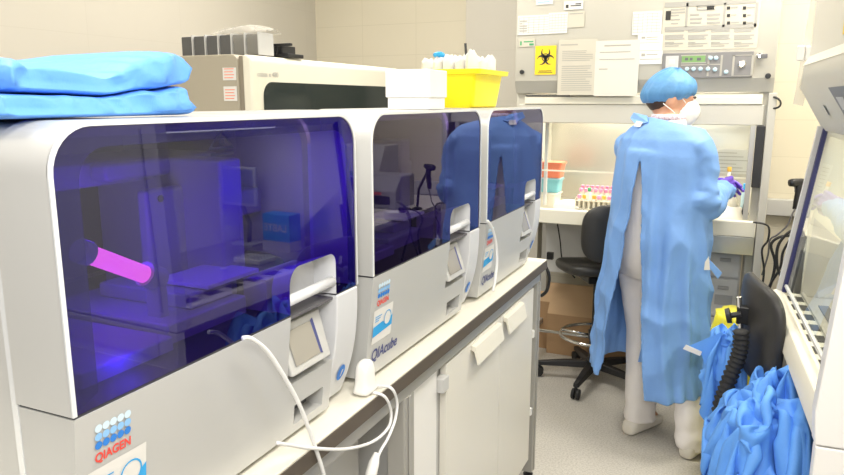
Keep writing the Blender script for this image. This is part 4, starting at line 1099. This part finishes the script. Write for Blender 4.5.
g = MB(); pl = rrect(2.265, 3.44, 1.20, 1.573, .055, .055, 6); g.add([(-1.6985, y, z) for y, z in pl], [tuple(range(len(pl)))]); P('window', g, M['darkglass'])
for k_ in range(4): P('bay_divider', MB().box(-1.7002, -1.6986, 2.55 + k_ * .24, 2.553 + k_ * .24, 1.2, 1.55), M['dgrey'])
text('model_text', 'cobas x 480', .028, (.402, -.59 + .02, .692), (0, 1, 0), (0, 0, 1), M['grey'], an)
for z0_, z1_ in ((1.578, 1.645 - .02), (1.50, 1.555)):
    s_ = P('sticker', MB().box(-1.835, -1.772, 2.197, 2.1995, z0_, z1_), M['paper_w'])
    g = MB()
    for q in range(4): g.box(-1.828, -1.785 + .004 * (q % 2), 2.1962, 2.1968, z0_ + .008 + q * .011, z0_ + .011 + q * .011)
    P('sticker_print', g, M['orange'], s_)
ra = empty('plastic_rack', 'row of smoky clear plastic racks with bright edges on top of the analyzer', 'rack', (-1.93, 2.33, 1.678)); P = mk(ra)
for i in range(6):
    x = -2.135 + i * .066
    P('cell', MB().box(x, x + .058, 2.31, 2.40, 1.678, 1.758), M['cell'] if i < 4 else M['cell_clear'], bevel=.004)
    P('edge', MB().box(x + .0585, x + .0640, 2.305, 2.40, 1.678, 1.763), M['lgrey'])
rb = empty('comb_rack', 'black comb-like rack resting at the analyzer top front corner', 'rack', (-1.75, 2.50, 1.6525)); P = mk(rb)
P('tray', MB().box(-1.90, -1.705, 2.45, 2.56, 1.675, 1.690), M['black'], bevel=.003)
for i in range(7): P('tooth', MB().box(-1.895 + i * .025, -1.882 + i * .025, 2.45, 2.54, 1.690, 1.722), M['black'], bevel=.003)
P('rail', MB().box(-1.89, -1.69, 2.445, 2.46, 1.719, 1.730), M['black'], bevel=.003)
cg = MB(); rr = []
for j in range(9):
    t = j / 8; x = -1.98 + .27 * t; ring = []
    for i in range(14):
        a = PI * i / 13; ring.append((x, 2.36 + .05 * math.cos(a), 1.762 + (.012 + .022 * math.sin(t * 3.1) + .006 * math.sin(9 * t + i)) * math.sin(a)))
    rr.append(ring)
o = cg.rings(rr, False, False).build('clear_bag', M['clearbag'], smooth=True); tag(o, 'crumpled clear plastic film over the racks on the analyzer', 'bag')

# ================================================================== ADAPTER AND WHITE CABLES
ad = empty('plug_adapter', 'rounded white plug adapter standing on the bench between the first two instruments', 'adapter', (-.676, 1.205, .9005)); 
rr = []
for z_, k_ in ((0, 1.25), (.012, 1.22), (.02, 1), (.055, .95), (.068, .75), (.073, .35)):
    rr.append([(.017 * k_ * math.copysign(abs(math.cos(a)) ** .6, math.cos(a)), .024 * k_ * math.copysign(abs(math.sin(a)) ** .6, math.sin(a)), z_) for a in [2 * PI * q / 24 for q in range(24)]])
MB().rings(rr).build('body', M['white'], ad, smooth=True, subsurf=1)
A2 = lambda L_, X: [at(x, y, X=X) for x, y in L_]
b1_ = at(376, 386, Z=.904); b2_ = at(372, 392, Z=.904)
cable('power_cable', 'white cord looping from the adapter over the bench edge to the hanging plug', [(-.69, 1.225, .912), b1_] + A2([(391, 388), (397, 402), (395, 420), (388, 438), (380, 452), (374, 470), (370, 490)], -.628), .0032, M['cable_w'])
cable('power_cable', 'second white cord curving from the adapter back under the first instrument', [(-.69, 1.215, .906), b2_] + A2([(385, 397), (391, 412), (388, 428), (372, 442), (345, 449), (310, 448), (290, 445), (277, 443)], -.634), .0032, M['cable_w'])
cable('power_cable', 'white cord hanging from the first instrument lid to the lower photo edge', A2([(243, 338), (252, 339), (268, 352), (285, 378), (300, 406), (312, 438), (322, 468), (330, 500)], -.640), .0036, M['cable_w'])
cable('power_cable', 'short white cord hanging down the front of the farthest instrument', A2([(487.5, 221), (492, 228), (496, 243), (497, 262), (495, 280), (493, 291)], -.662), .0045, M['cable_w'])
pl = empty('inline_plug', 'white inline plug on the cord below the bench edge', 'plug', at(373, 462, X=-.628)); P = mk(pl)
P('body', MB().tube(A2([(377, 453), (374, 463), (371, 474), (369, 490)], -.627), [.006, .011, .012, .010], 12), M['white'], smooth=True)

# yellow bag
yb = MB(); rr = []
for j in range(40):
    t = j / 39; z = .002 + .69 * t; ring = []
    for i in range(60):
        a = 2 * PI * i / 60
        r_ = (.058 + .052 * t + .012 * math.sin(t * 3) - .03 * max(0, t - .85) * 6) * (1 + .05 * math.sin(5 * a + t * 4) + .04 * math.sin(11 * a - t * 6))
        p = V((.045 + r_ * math.cos(a) * .85, 2.90 + r_ * math.sin(a), z)); r2 = ridged(p, 12, 3) * .012
        ring.append(p + V((math.cos(a), math.sin(a), 0)) * r2)
    rr.append(ring)
o = yb.rings(rr).build('waste_bag', M['bag'], smooth=True); tag(o, 'yellow plastic waste bag on the floor between the worker and the near chair', 'bag')
#PART4
# ================================================================== THE WORKER
pr_ = V((-.30, 3.12, 0)); HB = math.radians(-30)
def fin(o, vox, it=4, fac=.5):
    r = o.modifiers.new('r', 'REMESH'); r.mode = 'VOXEL'; r.voxel_size = vox; r.use_smooth_shade = True
    s = o.modifiers.new('s', 'SMOOTH'); s.iterations = it; s.factor = fac
    bake(o); o.data.polygons.foreach_set('use_smooth', [True] * len(o.data.polygons)); return o
HC = V((-.038, .080, 1.522))
HM = Matrix.Rotation(math.radians(-42), 3, 'Z') @ Matrix.Rotation(math.radians(-20), 3, 'X')
def hp(x, y, z): return HC + HM @ V((x, y, z))
b = MB()
# head
b.ball(HC, (.074, .094, .098), 20, HM); b.ball(hp(0, .035, -.055), (.056, .062, .062), 16, HM); b.ball(hp(0, .05, -.095), (.032, .035, .022), 12, HM)
b.capsule(hp(0, .088, .005), hp(0, .112, -.035), .009, .013, 10)
for s in (-1, 1):
    b.ball(hp(s * .076, -.002, -.02), (.010, .022, .034), 12, HM); b.ball(hp(s * .03, .078, .018), (.026, .018, .010), 10, HM); b.ball(hp(s * .036, .07, -.03), (.024, .022, .02), 10, HM)
b.capsule((-.005, .035, 1.38), HC + V((0, -.01, -.06)), .058, .052)
# torso
b.capsule((-.08, .0, .92), (.08, .0, .92), .11, .11); b.capsule((-.05, .0, 1.05), (.05, .0, 1.05), .11, .11)
b.capsule((-.07, .015, 1.22), (.07, .015, 1.22), .115, .115); b.capsule((-.13, .01, 1.335), (.13, .01, 1.335), .05, .05)
b.capsule((0, .0, .92), (0, .01, 1.3), .115, .10)
ARMR = [(.168, .005, 1.335), (.188, .015, 1.090), (.140, .252, 1.122)]
ARML = [(-.180, .01, 1.335), (-.195, .145, 1.10), (.015, .31, 1.122)]
for Ar in (ARMR, ARML):
    b.capsule(V(Ar[0]) * .96, Ar[1], .040, .036); b.capsule(Ar[1], Ar[2], .039, .026)
LEGS = [((-.09, 0, .88), (-.075, .045, .48), (-.05, .03, .09), 1.25), ((.09, 0, .88), (.155, .07, .48), (.225, .05, .09), .8)]
for h_, k_, a_, _ in LEGS:
    b.capsule(h_, k_, .085, .055); b.capsule(k_, a_, .052, .038)
    b.capsule(a_, V(a_) + V((0, .10, -.05)), .034, .028)
for i, (h_, k_, a_, _) in enumerate(LEGS): pass
person = b.build('person', M['skin']); fin(person, .009, 5)
person.location = pr_; person.rotation_euler = (0, 0, HB)
tag(person, 'person seen from behind in an open-backed blue gown, blue cap, white mask and purple gloves', 'person')
def PP(name, mb, m, **k): return mb.build(name, m, person, **k)
# eyes
for s in (-1, 1):
    e = PP('eye', MB().ball(hp(s * .031, .088, .002), .0115, 12), M['paper_w'], smooth=True)
    MB().ball(hp(s * .031, .0965, .001), (.0055), 10).build('iris', M['hair'], e, smooth=True)
    PP('eyebrow', MB().tube([hp(s * .015, .097, .022), hp(s * .032, .094, .028), hp(s * .05, .08, .022)], [.003, .004, .002], 6), M['hair'], smooth=True)
# hair at the nape
hr = MB(); hr.ball(hp(0, -.03, .0), (.080, .078, .085), 20, HM); hr.ball(hp(0, -.062, -.035), (.045, .03, .03), 14, HM); PP('hair', hr, M['hair'], smooth=True)
# cap
rr = []; NC = 96
for j in range(25):
    t = j / 24; ring = []
    ph = -.62 + t * (PI / 2 + .62)
    for i in range(NC):
        a = 2 * PI * i / NC
        g_ = (1 - t) ** 2 * min(1, t * 9)
        rx, ry, rz_ = .091, .106, .098
        k_ = 1 + g_ * (.028 * math.sin(26 * a) + .018 * math.sin(15 * a + 2)) + .03 * noise.noise(V((math.cos(a) * 2.5, math.sin(a) * 2.5, t * 3)))
        ck = math.cos(ph) if ph > 0 else 1 - .26 * (ph / .62) ** 2
        ring.append(hp(rx * ck * k_ * math.cos(a), -.012 + ry * ck * k_ * math.sin(a), .014 + .42 * (ry * ck * math.sin(a)) * (1 - t) + rz_ * (math.sin(ph) if ph > 0 else ph * .78) * (1 + .12 * noise.noise(V((math.cos(a) * 3, math.sin(a) * 3, t * 4 + 7))))))
    rr.append(ring)
PP('bouffant_cap', MB().rings(rr), M['cap'], smooth=True)
# respirator
rr = []
for y_, r_ in ((.045, .074), (.075, .073), (.105, .064), (.128, .047), (.140, .026), (.144, .004)):
    rr.append([hp(r_ * .92 * math.cos(a), y_ + .010 * math.sin(a) * (r_ / .06), -.048 + r_ * .98 * math.sin(a)) for a in [2 * PI * i / 28 for i in range(28)]])
mk_ = PP('respirator', MB().rings(rr), M['mask'], smooth=True, subsurf=1)
for s in (-1, 1):
    for z0_, z1_ in ((-.01, .03), (-.075, -.045)):
        MB().tube([hp(s * .056, .06, z0_), hp(s * .076, .02, (z0_ + z1_) / 2), hp(s * .080, -.03, z1_)], .0022, 6).build('strap', M['mask'], mk_)
# scrubs
def ringl(a_, b__, cx, cy, z, n=48, f=0, ph=0): return [(cx + a_ * math.cos(2 * PI * i / n) * (1 + f * math.sin(7 * 2 * PI * i / n + ph)), cy + b__ * math.sin(2 * PI * i / n) * (1 + f * math.sin(7 * 2 * PI * i / n + ph)), z) for i in range(n)]
tu = MB().rings([ringl(.188, .138, 0, .0, .765, f=.02), ringl(.180, .132, 0, 0, .90, f=.015, ph=1), ringl(.165, .126, 0, .005, 1.08), ringl(.175, .125, 0, .012, 1.22), ringl(.185, .095, 0, .01, 1.32), ringl(.13, .078, 0, .015, 1.37), ringl(.078, .070, -.003, .03, 1.40), ringl(.066, .064, -.006, .036, 1.432)])
PP('tunic', tu, M['scrubs'], smooth=True)
PP('lanyard', MB().rings([ringl(.070, .068, -.008, .034, 1.420), ringl(.074, .072, -.008, .034, 1.430), ringl(.068, .065, -.008, .036, 1.446), ringl(.062, .060, -.008, .038, 1.446)], True, False), mat('patterned_band', (.62, .50, .55), .7, var=.45, vscale=120), smooth=True)
tp = MB(); tp.rings([ringl(.150, .118, 0, 0, .97), ringl(.168, .128, 0, 0, .88), ringl(.165, .125, 0, .005, .80), ringl(.13, .10, 0, .01, .74)])
for s, (h_, k_, a_, ph) in zip((-1, 1), LEGS):
    h_, k_, a_ = V(h_), V(k_), V(a_); rr = []
    for j in range(30):
        t = j / 29
        c_ = h_.lerp(k_, t * 2) if t < .5 else k_.lerp(V((a_.x, a_.y - .005, .055 if s < 0 else .03)), (t - .5) * 2)
        r0 = .096 - .030 * min(1, t * 2) if t < .5 else .066 + .0 * (t - .5) * 2
        if s > 0 and t > .6: r0 += .012 * (t - .6) / .4
        ring = []
        for i in range(40):
            a = 2 * PI * i / 40
            w_ = 1 + .05 * math.sin(3 * a + t * 5 + ph) + (.07 * math.sin(t * 62 + 2 * math.sin(a + ph)) * max(0, t - .75) * 4) + .04 * ridged(V((math.cos(a), math.sin(a), t * 6)), 1.6, ph)
            ring.append(c_ + V((r0 * w_ * math.cos(a), r0 * w_ * math.sin(a) * 1.12, 0)))
        rr.append(ring)
    tp.rings(rr)
o = PP('trousers', tp, M['scrubs']); fin(o, .009, 4)
for s, (h_, k_, a_, ph) in zip((-1, 1), LEGS):
    c_ = V(a_); rot = Matrix.Rotation(math.radians(2 if s < 0 else 12), 3, 'Z'); rr = []
    for y_, w_, z1_ in ((-.075, .022, .05), (-.065, .036, .065), (-.02, .041, .075), (.05, .044, .072), (.11, .048, .058), (.155, .040, .045), (.178, .018, .03)):
        ring = []
        for i in range(18):
            a = 2 * PI * i / 18; x = w_ * math.copysign(abs(math.cos(a)) ** .8, math.cos(a)); z = .002 + z1_ * (.5 + .5 * math.copysign(abs(math.sin(a)) ** .6, math.sin(a)))
            p = rot @ V((x, y_, 0)); ring.append((c_.x + p.x, c_.y - .02 + p.y, z))
        rr.append(ring)
    sh_ = PP('shoe', MB().rings(rr), M['shoe'], smooth=True, subsurf=1)
# gown
prof_ = [(1.445, .074, .072, -.005, .034), (1.425, .088, .082, -.004, .030), (1.402, .125, .095, 0, .02), (1.378, .165, .108, 0, .012), (1.342, .198, .124, 0, .01), (1.28, .205, .140, 0, .01), (1.20, .203, .148, 0, .01), (1.05, .203, .152, 0, .005), (.90, .215, .165, 0, 0), (.70, .232, .180, 0, 0), (.50, .248, .195, .0, 0), (.30, .262, .21, .0, 0), (.18, .268, .215, .0, 0)]
def gp(z):
    for p0, p1 in zip(prof_, prof_[1:]):
        if z >= p1[0]:
            t = (z - p0[0]) / (p1[0] - p0[0]); return [p0[k] + (p1[k] - p0[k]) * t for k in range(5)]
    return list(prof_[-1])
def slit(z):
    pts = [(1.47, -2, -2), (1.30, -3, -3), (1.24, -1, 2), (1.0, -7, 9), (.77, -12, 15), (.5, -18, 22), (.2, -24, 30)]
    for p0, p1 in zip(pts, pts[1:]):
        if z >= p1[0]:
            t = (z - p0[0]) / (p1[0] - p0[0]); return p0[1] + (p1[1] - p0[1]) * t, p0[2] + (p1[2] - p0[2]) * t
    return pts[-1][1:]
NA, NZ_ = 190, 150; G = []
for j in range(NZ_ + 1):
    row = []
    for i in range(NA + 1):
        u = i / NA
        # hem height: lower on the wearer's right
        zb = .270 + .035 * (.5 - .5 * math.cos(PI * min(1, u * 1.6))) 
        zt_ = 1.430 - .045 * (.5 - .5 * math.cos(2 * PI * u)) - .012 * math.sin(2 * PI * u)
        z = zt_ + (zb - zt_) * (j / NZ_)
        _, a_, b__, cx, cy = gp(z); l, r = slit(z)
        if l == r: l = r + 0.0
        ph = r + (360 + l - r) * u; ph = math.radians(ph)
        dn = min(1, max(0, (1.30 - z) / 1.0)); wob = noise.noise(V((math.sin(ph) * 1.5, math.cos(ph) * 1.5, z * 1.1)))
        k_ = 1 + dn * (.030 * math.sin(9 * ph + 3.5 * wob) + .018 * math.sin(17 * ph - 4 * wob + 2 * z)) 
        x = cx + a_ * k_ * math.sin(ph); y = cy - b__ * k_ * math.cos(ph)
        p = V((x, y, z)); n_ = V((math.sin(ph), -math.cos(ph), 0))
        c_ = ridged(V((p.x * 1.4, p.y * 1.4, p.z * .18 + .5 * p.x)), 7, 2) * .026 + ridged(V((p.x * .6 + p.z * .35, p.y * .6, p.z * .55)), 8, 5) * .014 - .014
        # lean of the cloth out at the open back edges
        e = max(0, 1 - u * 14) + max(0, 1 - (1 - u) * 14); p += n_ * (c_ * min(1, .25 + 2 * dn) + e * .012 * (1 if z < 1.3 else .2))
        row.append(p)
    G.append(row)
gw = MB(); gw.add([p for r in G for p in r], [(j * (NA + 1) + i, j * (NA + 1) + i + 1, (j + 1) * (NA + 1) + i + 1, (j + 1) * (NA + 1) + i) for j in range(NZ_) for i in range(NA)])
go = gw.build('tmp', M['gown']); so = go.modifiers.new('so', 'SOLIDIFY'); so.thickness = .011; so.offset = 0; bake(go)
sl = MB()
def sleeve(Ar, seed):
    S, E_, W_ = [V(p) for p in Ar]; pts = []; rad = []
    inn = V((0, .01, 1.33)); S0 = S.lerp(inn, .35)
    key = [(S0 + V((0, 0, -.02)), .070), (S + V((0, 0, -.03)), .070), (S.lerp(E_, .35), .068), (S.lerp(E_, .72), .069), (E_ + V((0, -.01, .01)), .073), (E_.lerp(W_, .18) + V((0, 0, -.006)), .074), (E_.lerp(W_, .45) + V((0, 0, -.006)), .066), (E_.lerp(W_, .75), .052), (W_, .040), (W_ + (W_ - E_).normalized() * .02, .034)]
    for (p0, r0), (p1, r1) in zip(key, key[1:]):
        for k_ in range(6): pts.append(p0.lerp(p1, k_ / 6)); rad.append(r0 + (r1 - r0) * k_ / 6)
    pts.append(key[-1][0]); rad.append(key[-1][1])
    pts = [sum((pts[max(0, min(len(pts) - 1, i + d))] for d in (-3, -2, -1, 0, 1, 2, 3)), V()) / 7 for i in range(len(pts))]
    m = MB().tube(pts, rad, 40)
    for q, v in enumerate(m.v):
        i = min(q // 40, len(pts) - 1); c_ = pts[i]; v = V(v); d_ = v - c_
        if d_.length > 1e-6:
            t = i / len(pts); rg = ridged(V((v.x, v.y, v.z * .7)), 8, seed) * .016 + ridged(v, 15, seed + 4) * .004 - .010 + .006 * math.sin(i * 1.15 + 2.5 * math.sin(q % 40 / 40 * 2 * PI + seed)) * (1 if t > .35 else .2)
            v = v + d_.normalized() * rg
        m.v[q] = tuple(v)
    return m
for Ar, sd in ((ARMR, 1), (ARML, 6)):
    m = sleeve(Ar, sd); sl.add(m.v, m.f)
so_ = sl.build('tmp2', M['gown'])
# join both meshes
vv = [tuple(v.co) for v in go.data.vertices]; ff = [tuple(p.vertices) for p in go.data.polygons]; nn_ = len(vv)
vv += [tuple(v.co) for v in so_.data.vertices]; ff += [tuple(i + nn_ for i in p.vertices) for p in so_.data.polygons]
bpy.data.objects.remove(go); bpy.data.objects.remove(so_)
gm = MB(); gm.v = vv; gm.f = ff; gm.m = [0] * len(ff)
gown = gm.build('gown', M['gown'], person); fin(gown, .0058, 2, .5)
# neck closing flag, side tie and hanging tie
nb = MB(); nb.add([(-.075, -.085, 1.400), (-.125, -.06, 1.425), (-.115, -.052, 1.448), (-.05, -.048, 1.436), (-.02, -.078, 1.41)], [(0, 1, 2, 3, 4)])
o = PP('neck_fastener', nb, M['gown']); s_ = o.modifiers.new('s', 'SOLIDIFY'); s_.thickness = .006; bake(o)
PP('neck_label', MB().add([(-.080, -.095, 1.396), (-.046, -.097, 1.394), (-.044, -.085, 1.414), (-.076, -.085, 1.418)], [(0, 1, 2, 3)]), M['paper_w'])
def world2l(p): return Matrix.Rotation(-HB, 3, 'Z') @ (V(p) - pr_)
q = [world2l(at(x, y, Y=2.96)) for x, y in ((705, 262), (708, 258), (722, 273), (718, 279))]
o = PP('side_tie', MB().add(q, [(0, 1, 2, 3)]), M['gown']); s_ = o.modifiers.new('s', 'SOLIDIFY'); s_.thickness = .004; bake(o)
q = [world2l(at(x, y, Y=2.955)) for x, y in ((705, 262), (704, 270), (710, 270), (709, 256))]
PP('tie_fold', MB().add(q, [(0, 1, 2, 3)]), M['paper_w'])
q = [world2l(at(x, y, Y=2.98)) for x, y in ((641, 348), (645, 348), (642, 362), (638, 362))]
PP('hanging_tie', MB().add(q, [(0, 1, 2, 3)]), M['gown'])
# gloved hands
def hand(name, w, d, n, side, curl, label=None):
    w, d, n = V(w), V(d).normalized(), V(n).normalized(); n = (n - d * n.dot(d)).normalized(); s = d.cross(n) * side
    g = MB(); g.capsule(w - d * .035, w + d * .01, .030, .025)
    for i in range(4):
        kx = .028 - .0185 * i; kn = w + d * (.082 - .004 * abs(i - 1)) + s * kx
        g.capsule(w + d * .012 + s * kx * .6, kn, .017, .0125)
        Ls = [(.044, .027, .021), (.048, .030, .022), (.044, .028, .021), (.035, .022, .019)][i]; ang = 0; p = kn
        for q, L_ in enumerate(Ls):
            ang += math.radians(curl[q] + 4 * i * (q == 0)); dd = d * math.cos(ang) + n * math.sin(ang) + s * (.10 - .06 * i) * (q == 0)
            p2 = p + dd.normalized() * L_; g.capsule(p, p2, .0098 - .001 * q, .0090 - .001 * q, 10); p = p2
    p0 = w + d * .018 + s * .022 + n * .006; p1 = w + d * .045 + s * .048 + n * .018; p2 = w + d * .075 + s * .050 + n * .032; p3 = w + d * .097 + s * .042 + n * .040
    g.capsule(p0, p1, .015, .0125, 10); g.capsule(p1, p2, .0118, .0105, 10); g.capsule(p2, p3, .0102, .009, 10)
    o = PP(name, g, M['glove']); return fin(o, .0028, 2, .4)
hand('glove', (.120, .258, 1.132), (.10, 1, .10), (-.85, .1, -.2), -1, (18, 30, 24))
hand('glove', (-.005, .325, 1.130), (.85, .45, .06), (.2, -.5, -.6), -1, (10, 22, 18))
# the tube held
tl = Matrix.Rotation(HB, 3, 'Z') @ V((.07, .40, 1.15)) + pr_
t = empty('held_tube', 'small tube with yellow cap held upright between the purple gloves', 'sample tube', tl)
MB().lathe((0, 0, 0), [(.004, -.035), (.008, -.028), (.008, .04)], 12).build('body', M['tube'], t, smooth=True)
MB().lathe((0, 0, 0), [(.0095, .04), (.0095, .058), (.008, .060)], 12).build('cap', M['amber'], t, smooth='auto')
# ================================================================== LIGHT AND CAMERA
w = bpy.data.worlds.new('world'); bpy.context.scene.world = w; w.use_nodes = True
w.node_tree.nodes['Background'].inputs[0].default_value = (1, .96, .90, 1)
w.node_tree.nodes['Background'].inputs[1].default_value = .62
for i, (x, y) in enumerate(((-1.6, .6), (-1.6, 2.8), (.2, .6), (.2, 2.9))):
    t = empty('ceiling_light', 'recessed ceiling light panel above the lab', 'ceiling light', (x, y, 2.70), group='ceiling light panels above the lab')
    MB().box(-.32, .32, -.32, .32, .01, .05).build('frame', M['white'], t)
    MB().box(-.29, .29, -.29, .29, .0, .009).build('diffuser', M['tubeglow'], t)
    light('panel_light', 'AREA', (x, y, 2.66), 28, (1, .95, .87), .6)
light('corner_fill', 'AREA', (.55, 3.5, 2.6), 16, (1, .93, .78), .5)  # added fill to brighten the back wall corner, no fitting there
light('flash', 'AREA', (.05, -.15, 1.85), 15, (1, .98, .95), .25, rot=(math.radians(80), 0, math.radians(18)))
cam = bpy.data.cameras.new('camera'); co = bpy.data.objects.new('camera', cam); C.objects.link(co)
cam.sensor_width = 36; cam.lens = 700 / 844 * 36; cam.clip_start = .02
co.location = (0, 0, 1.5); co.rotation_euler = (math.radians(90 - 11.034), 0, math.radians(24.366))
bpy.context.scene.camera = co
vs = bpy.context.scene.view_settings; vs.view_transform = 'Standard'; vs.look = 'None'; vs.exposure = -.13; vs.gamma = 1
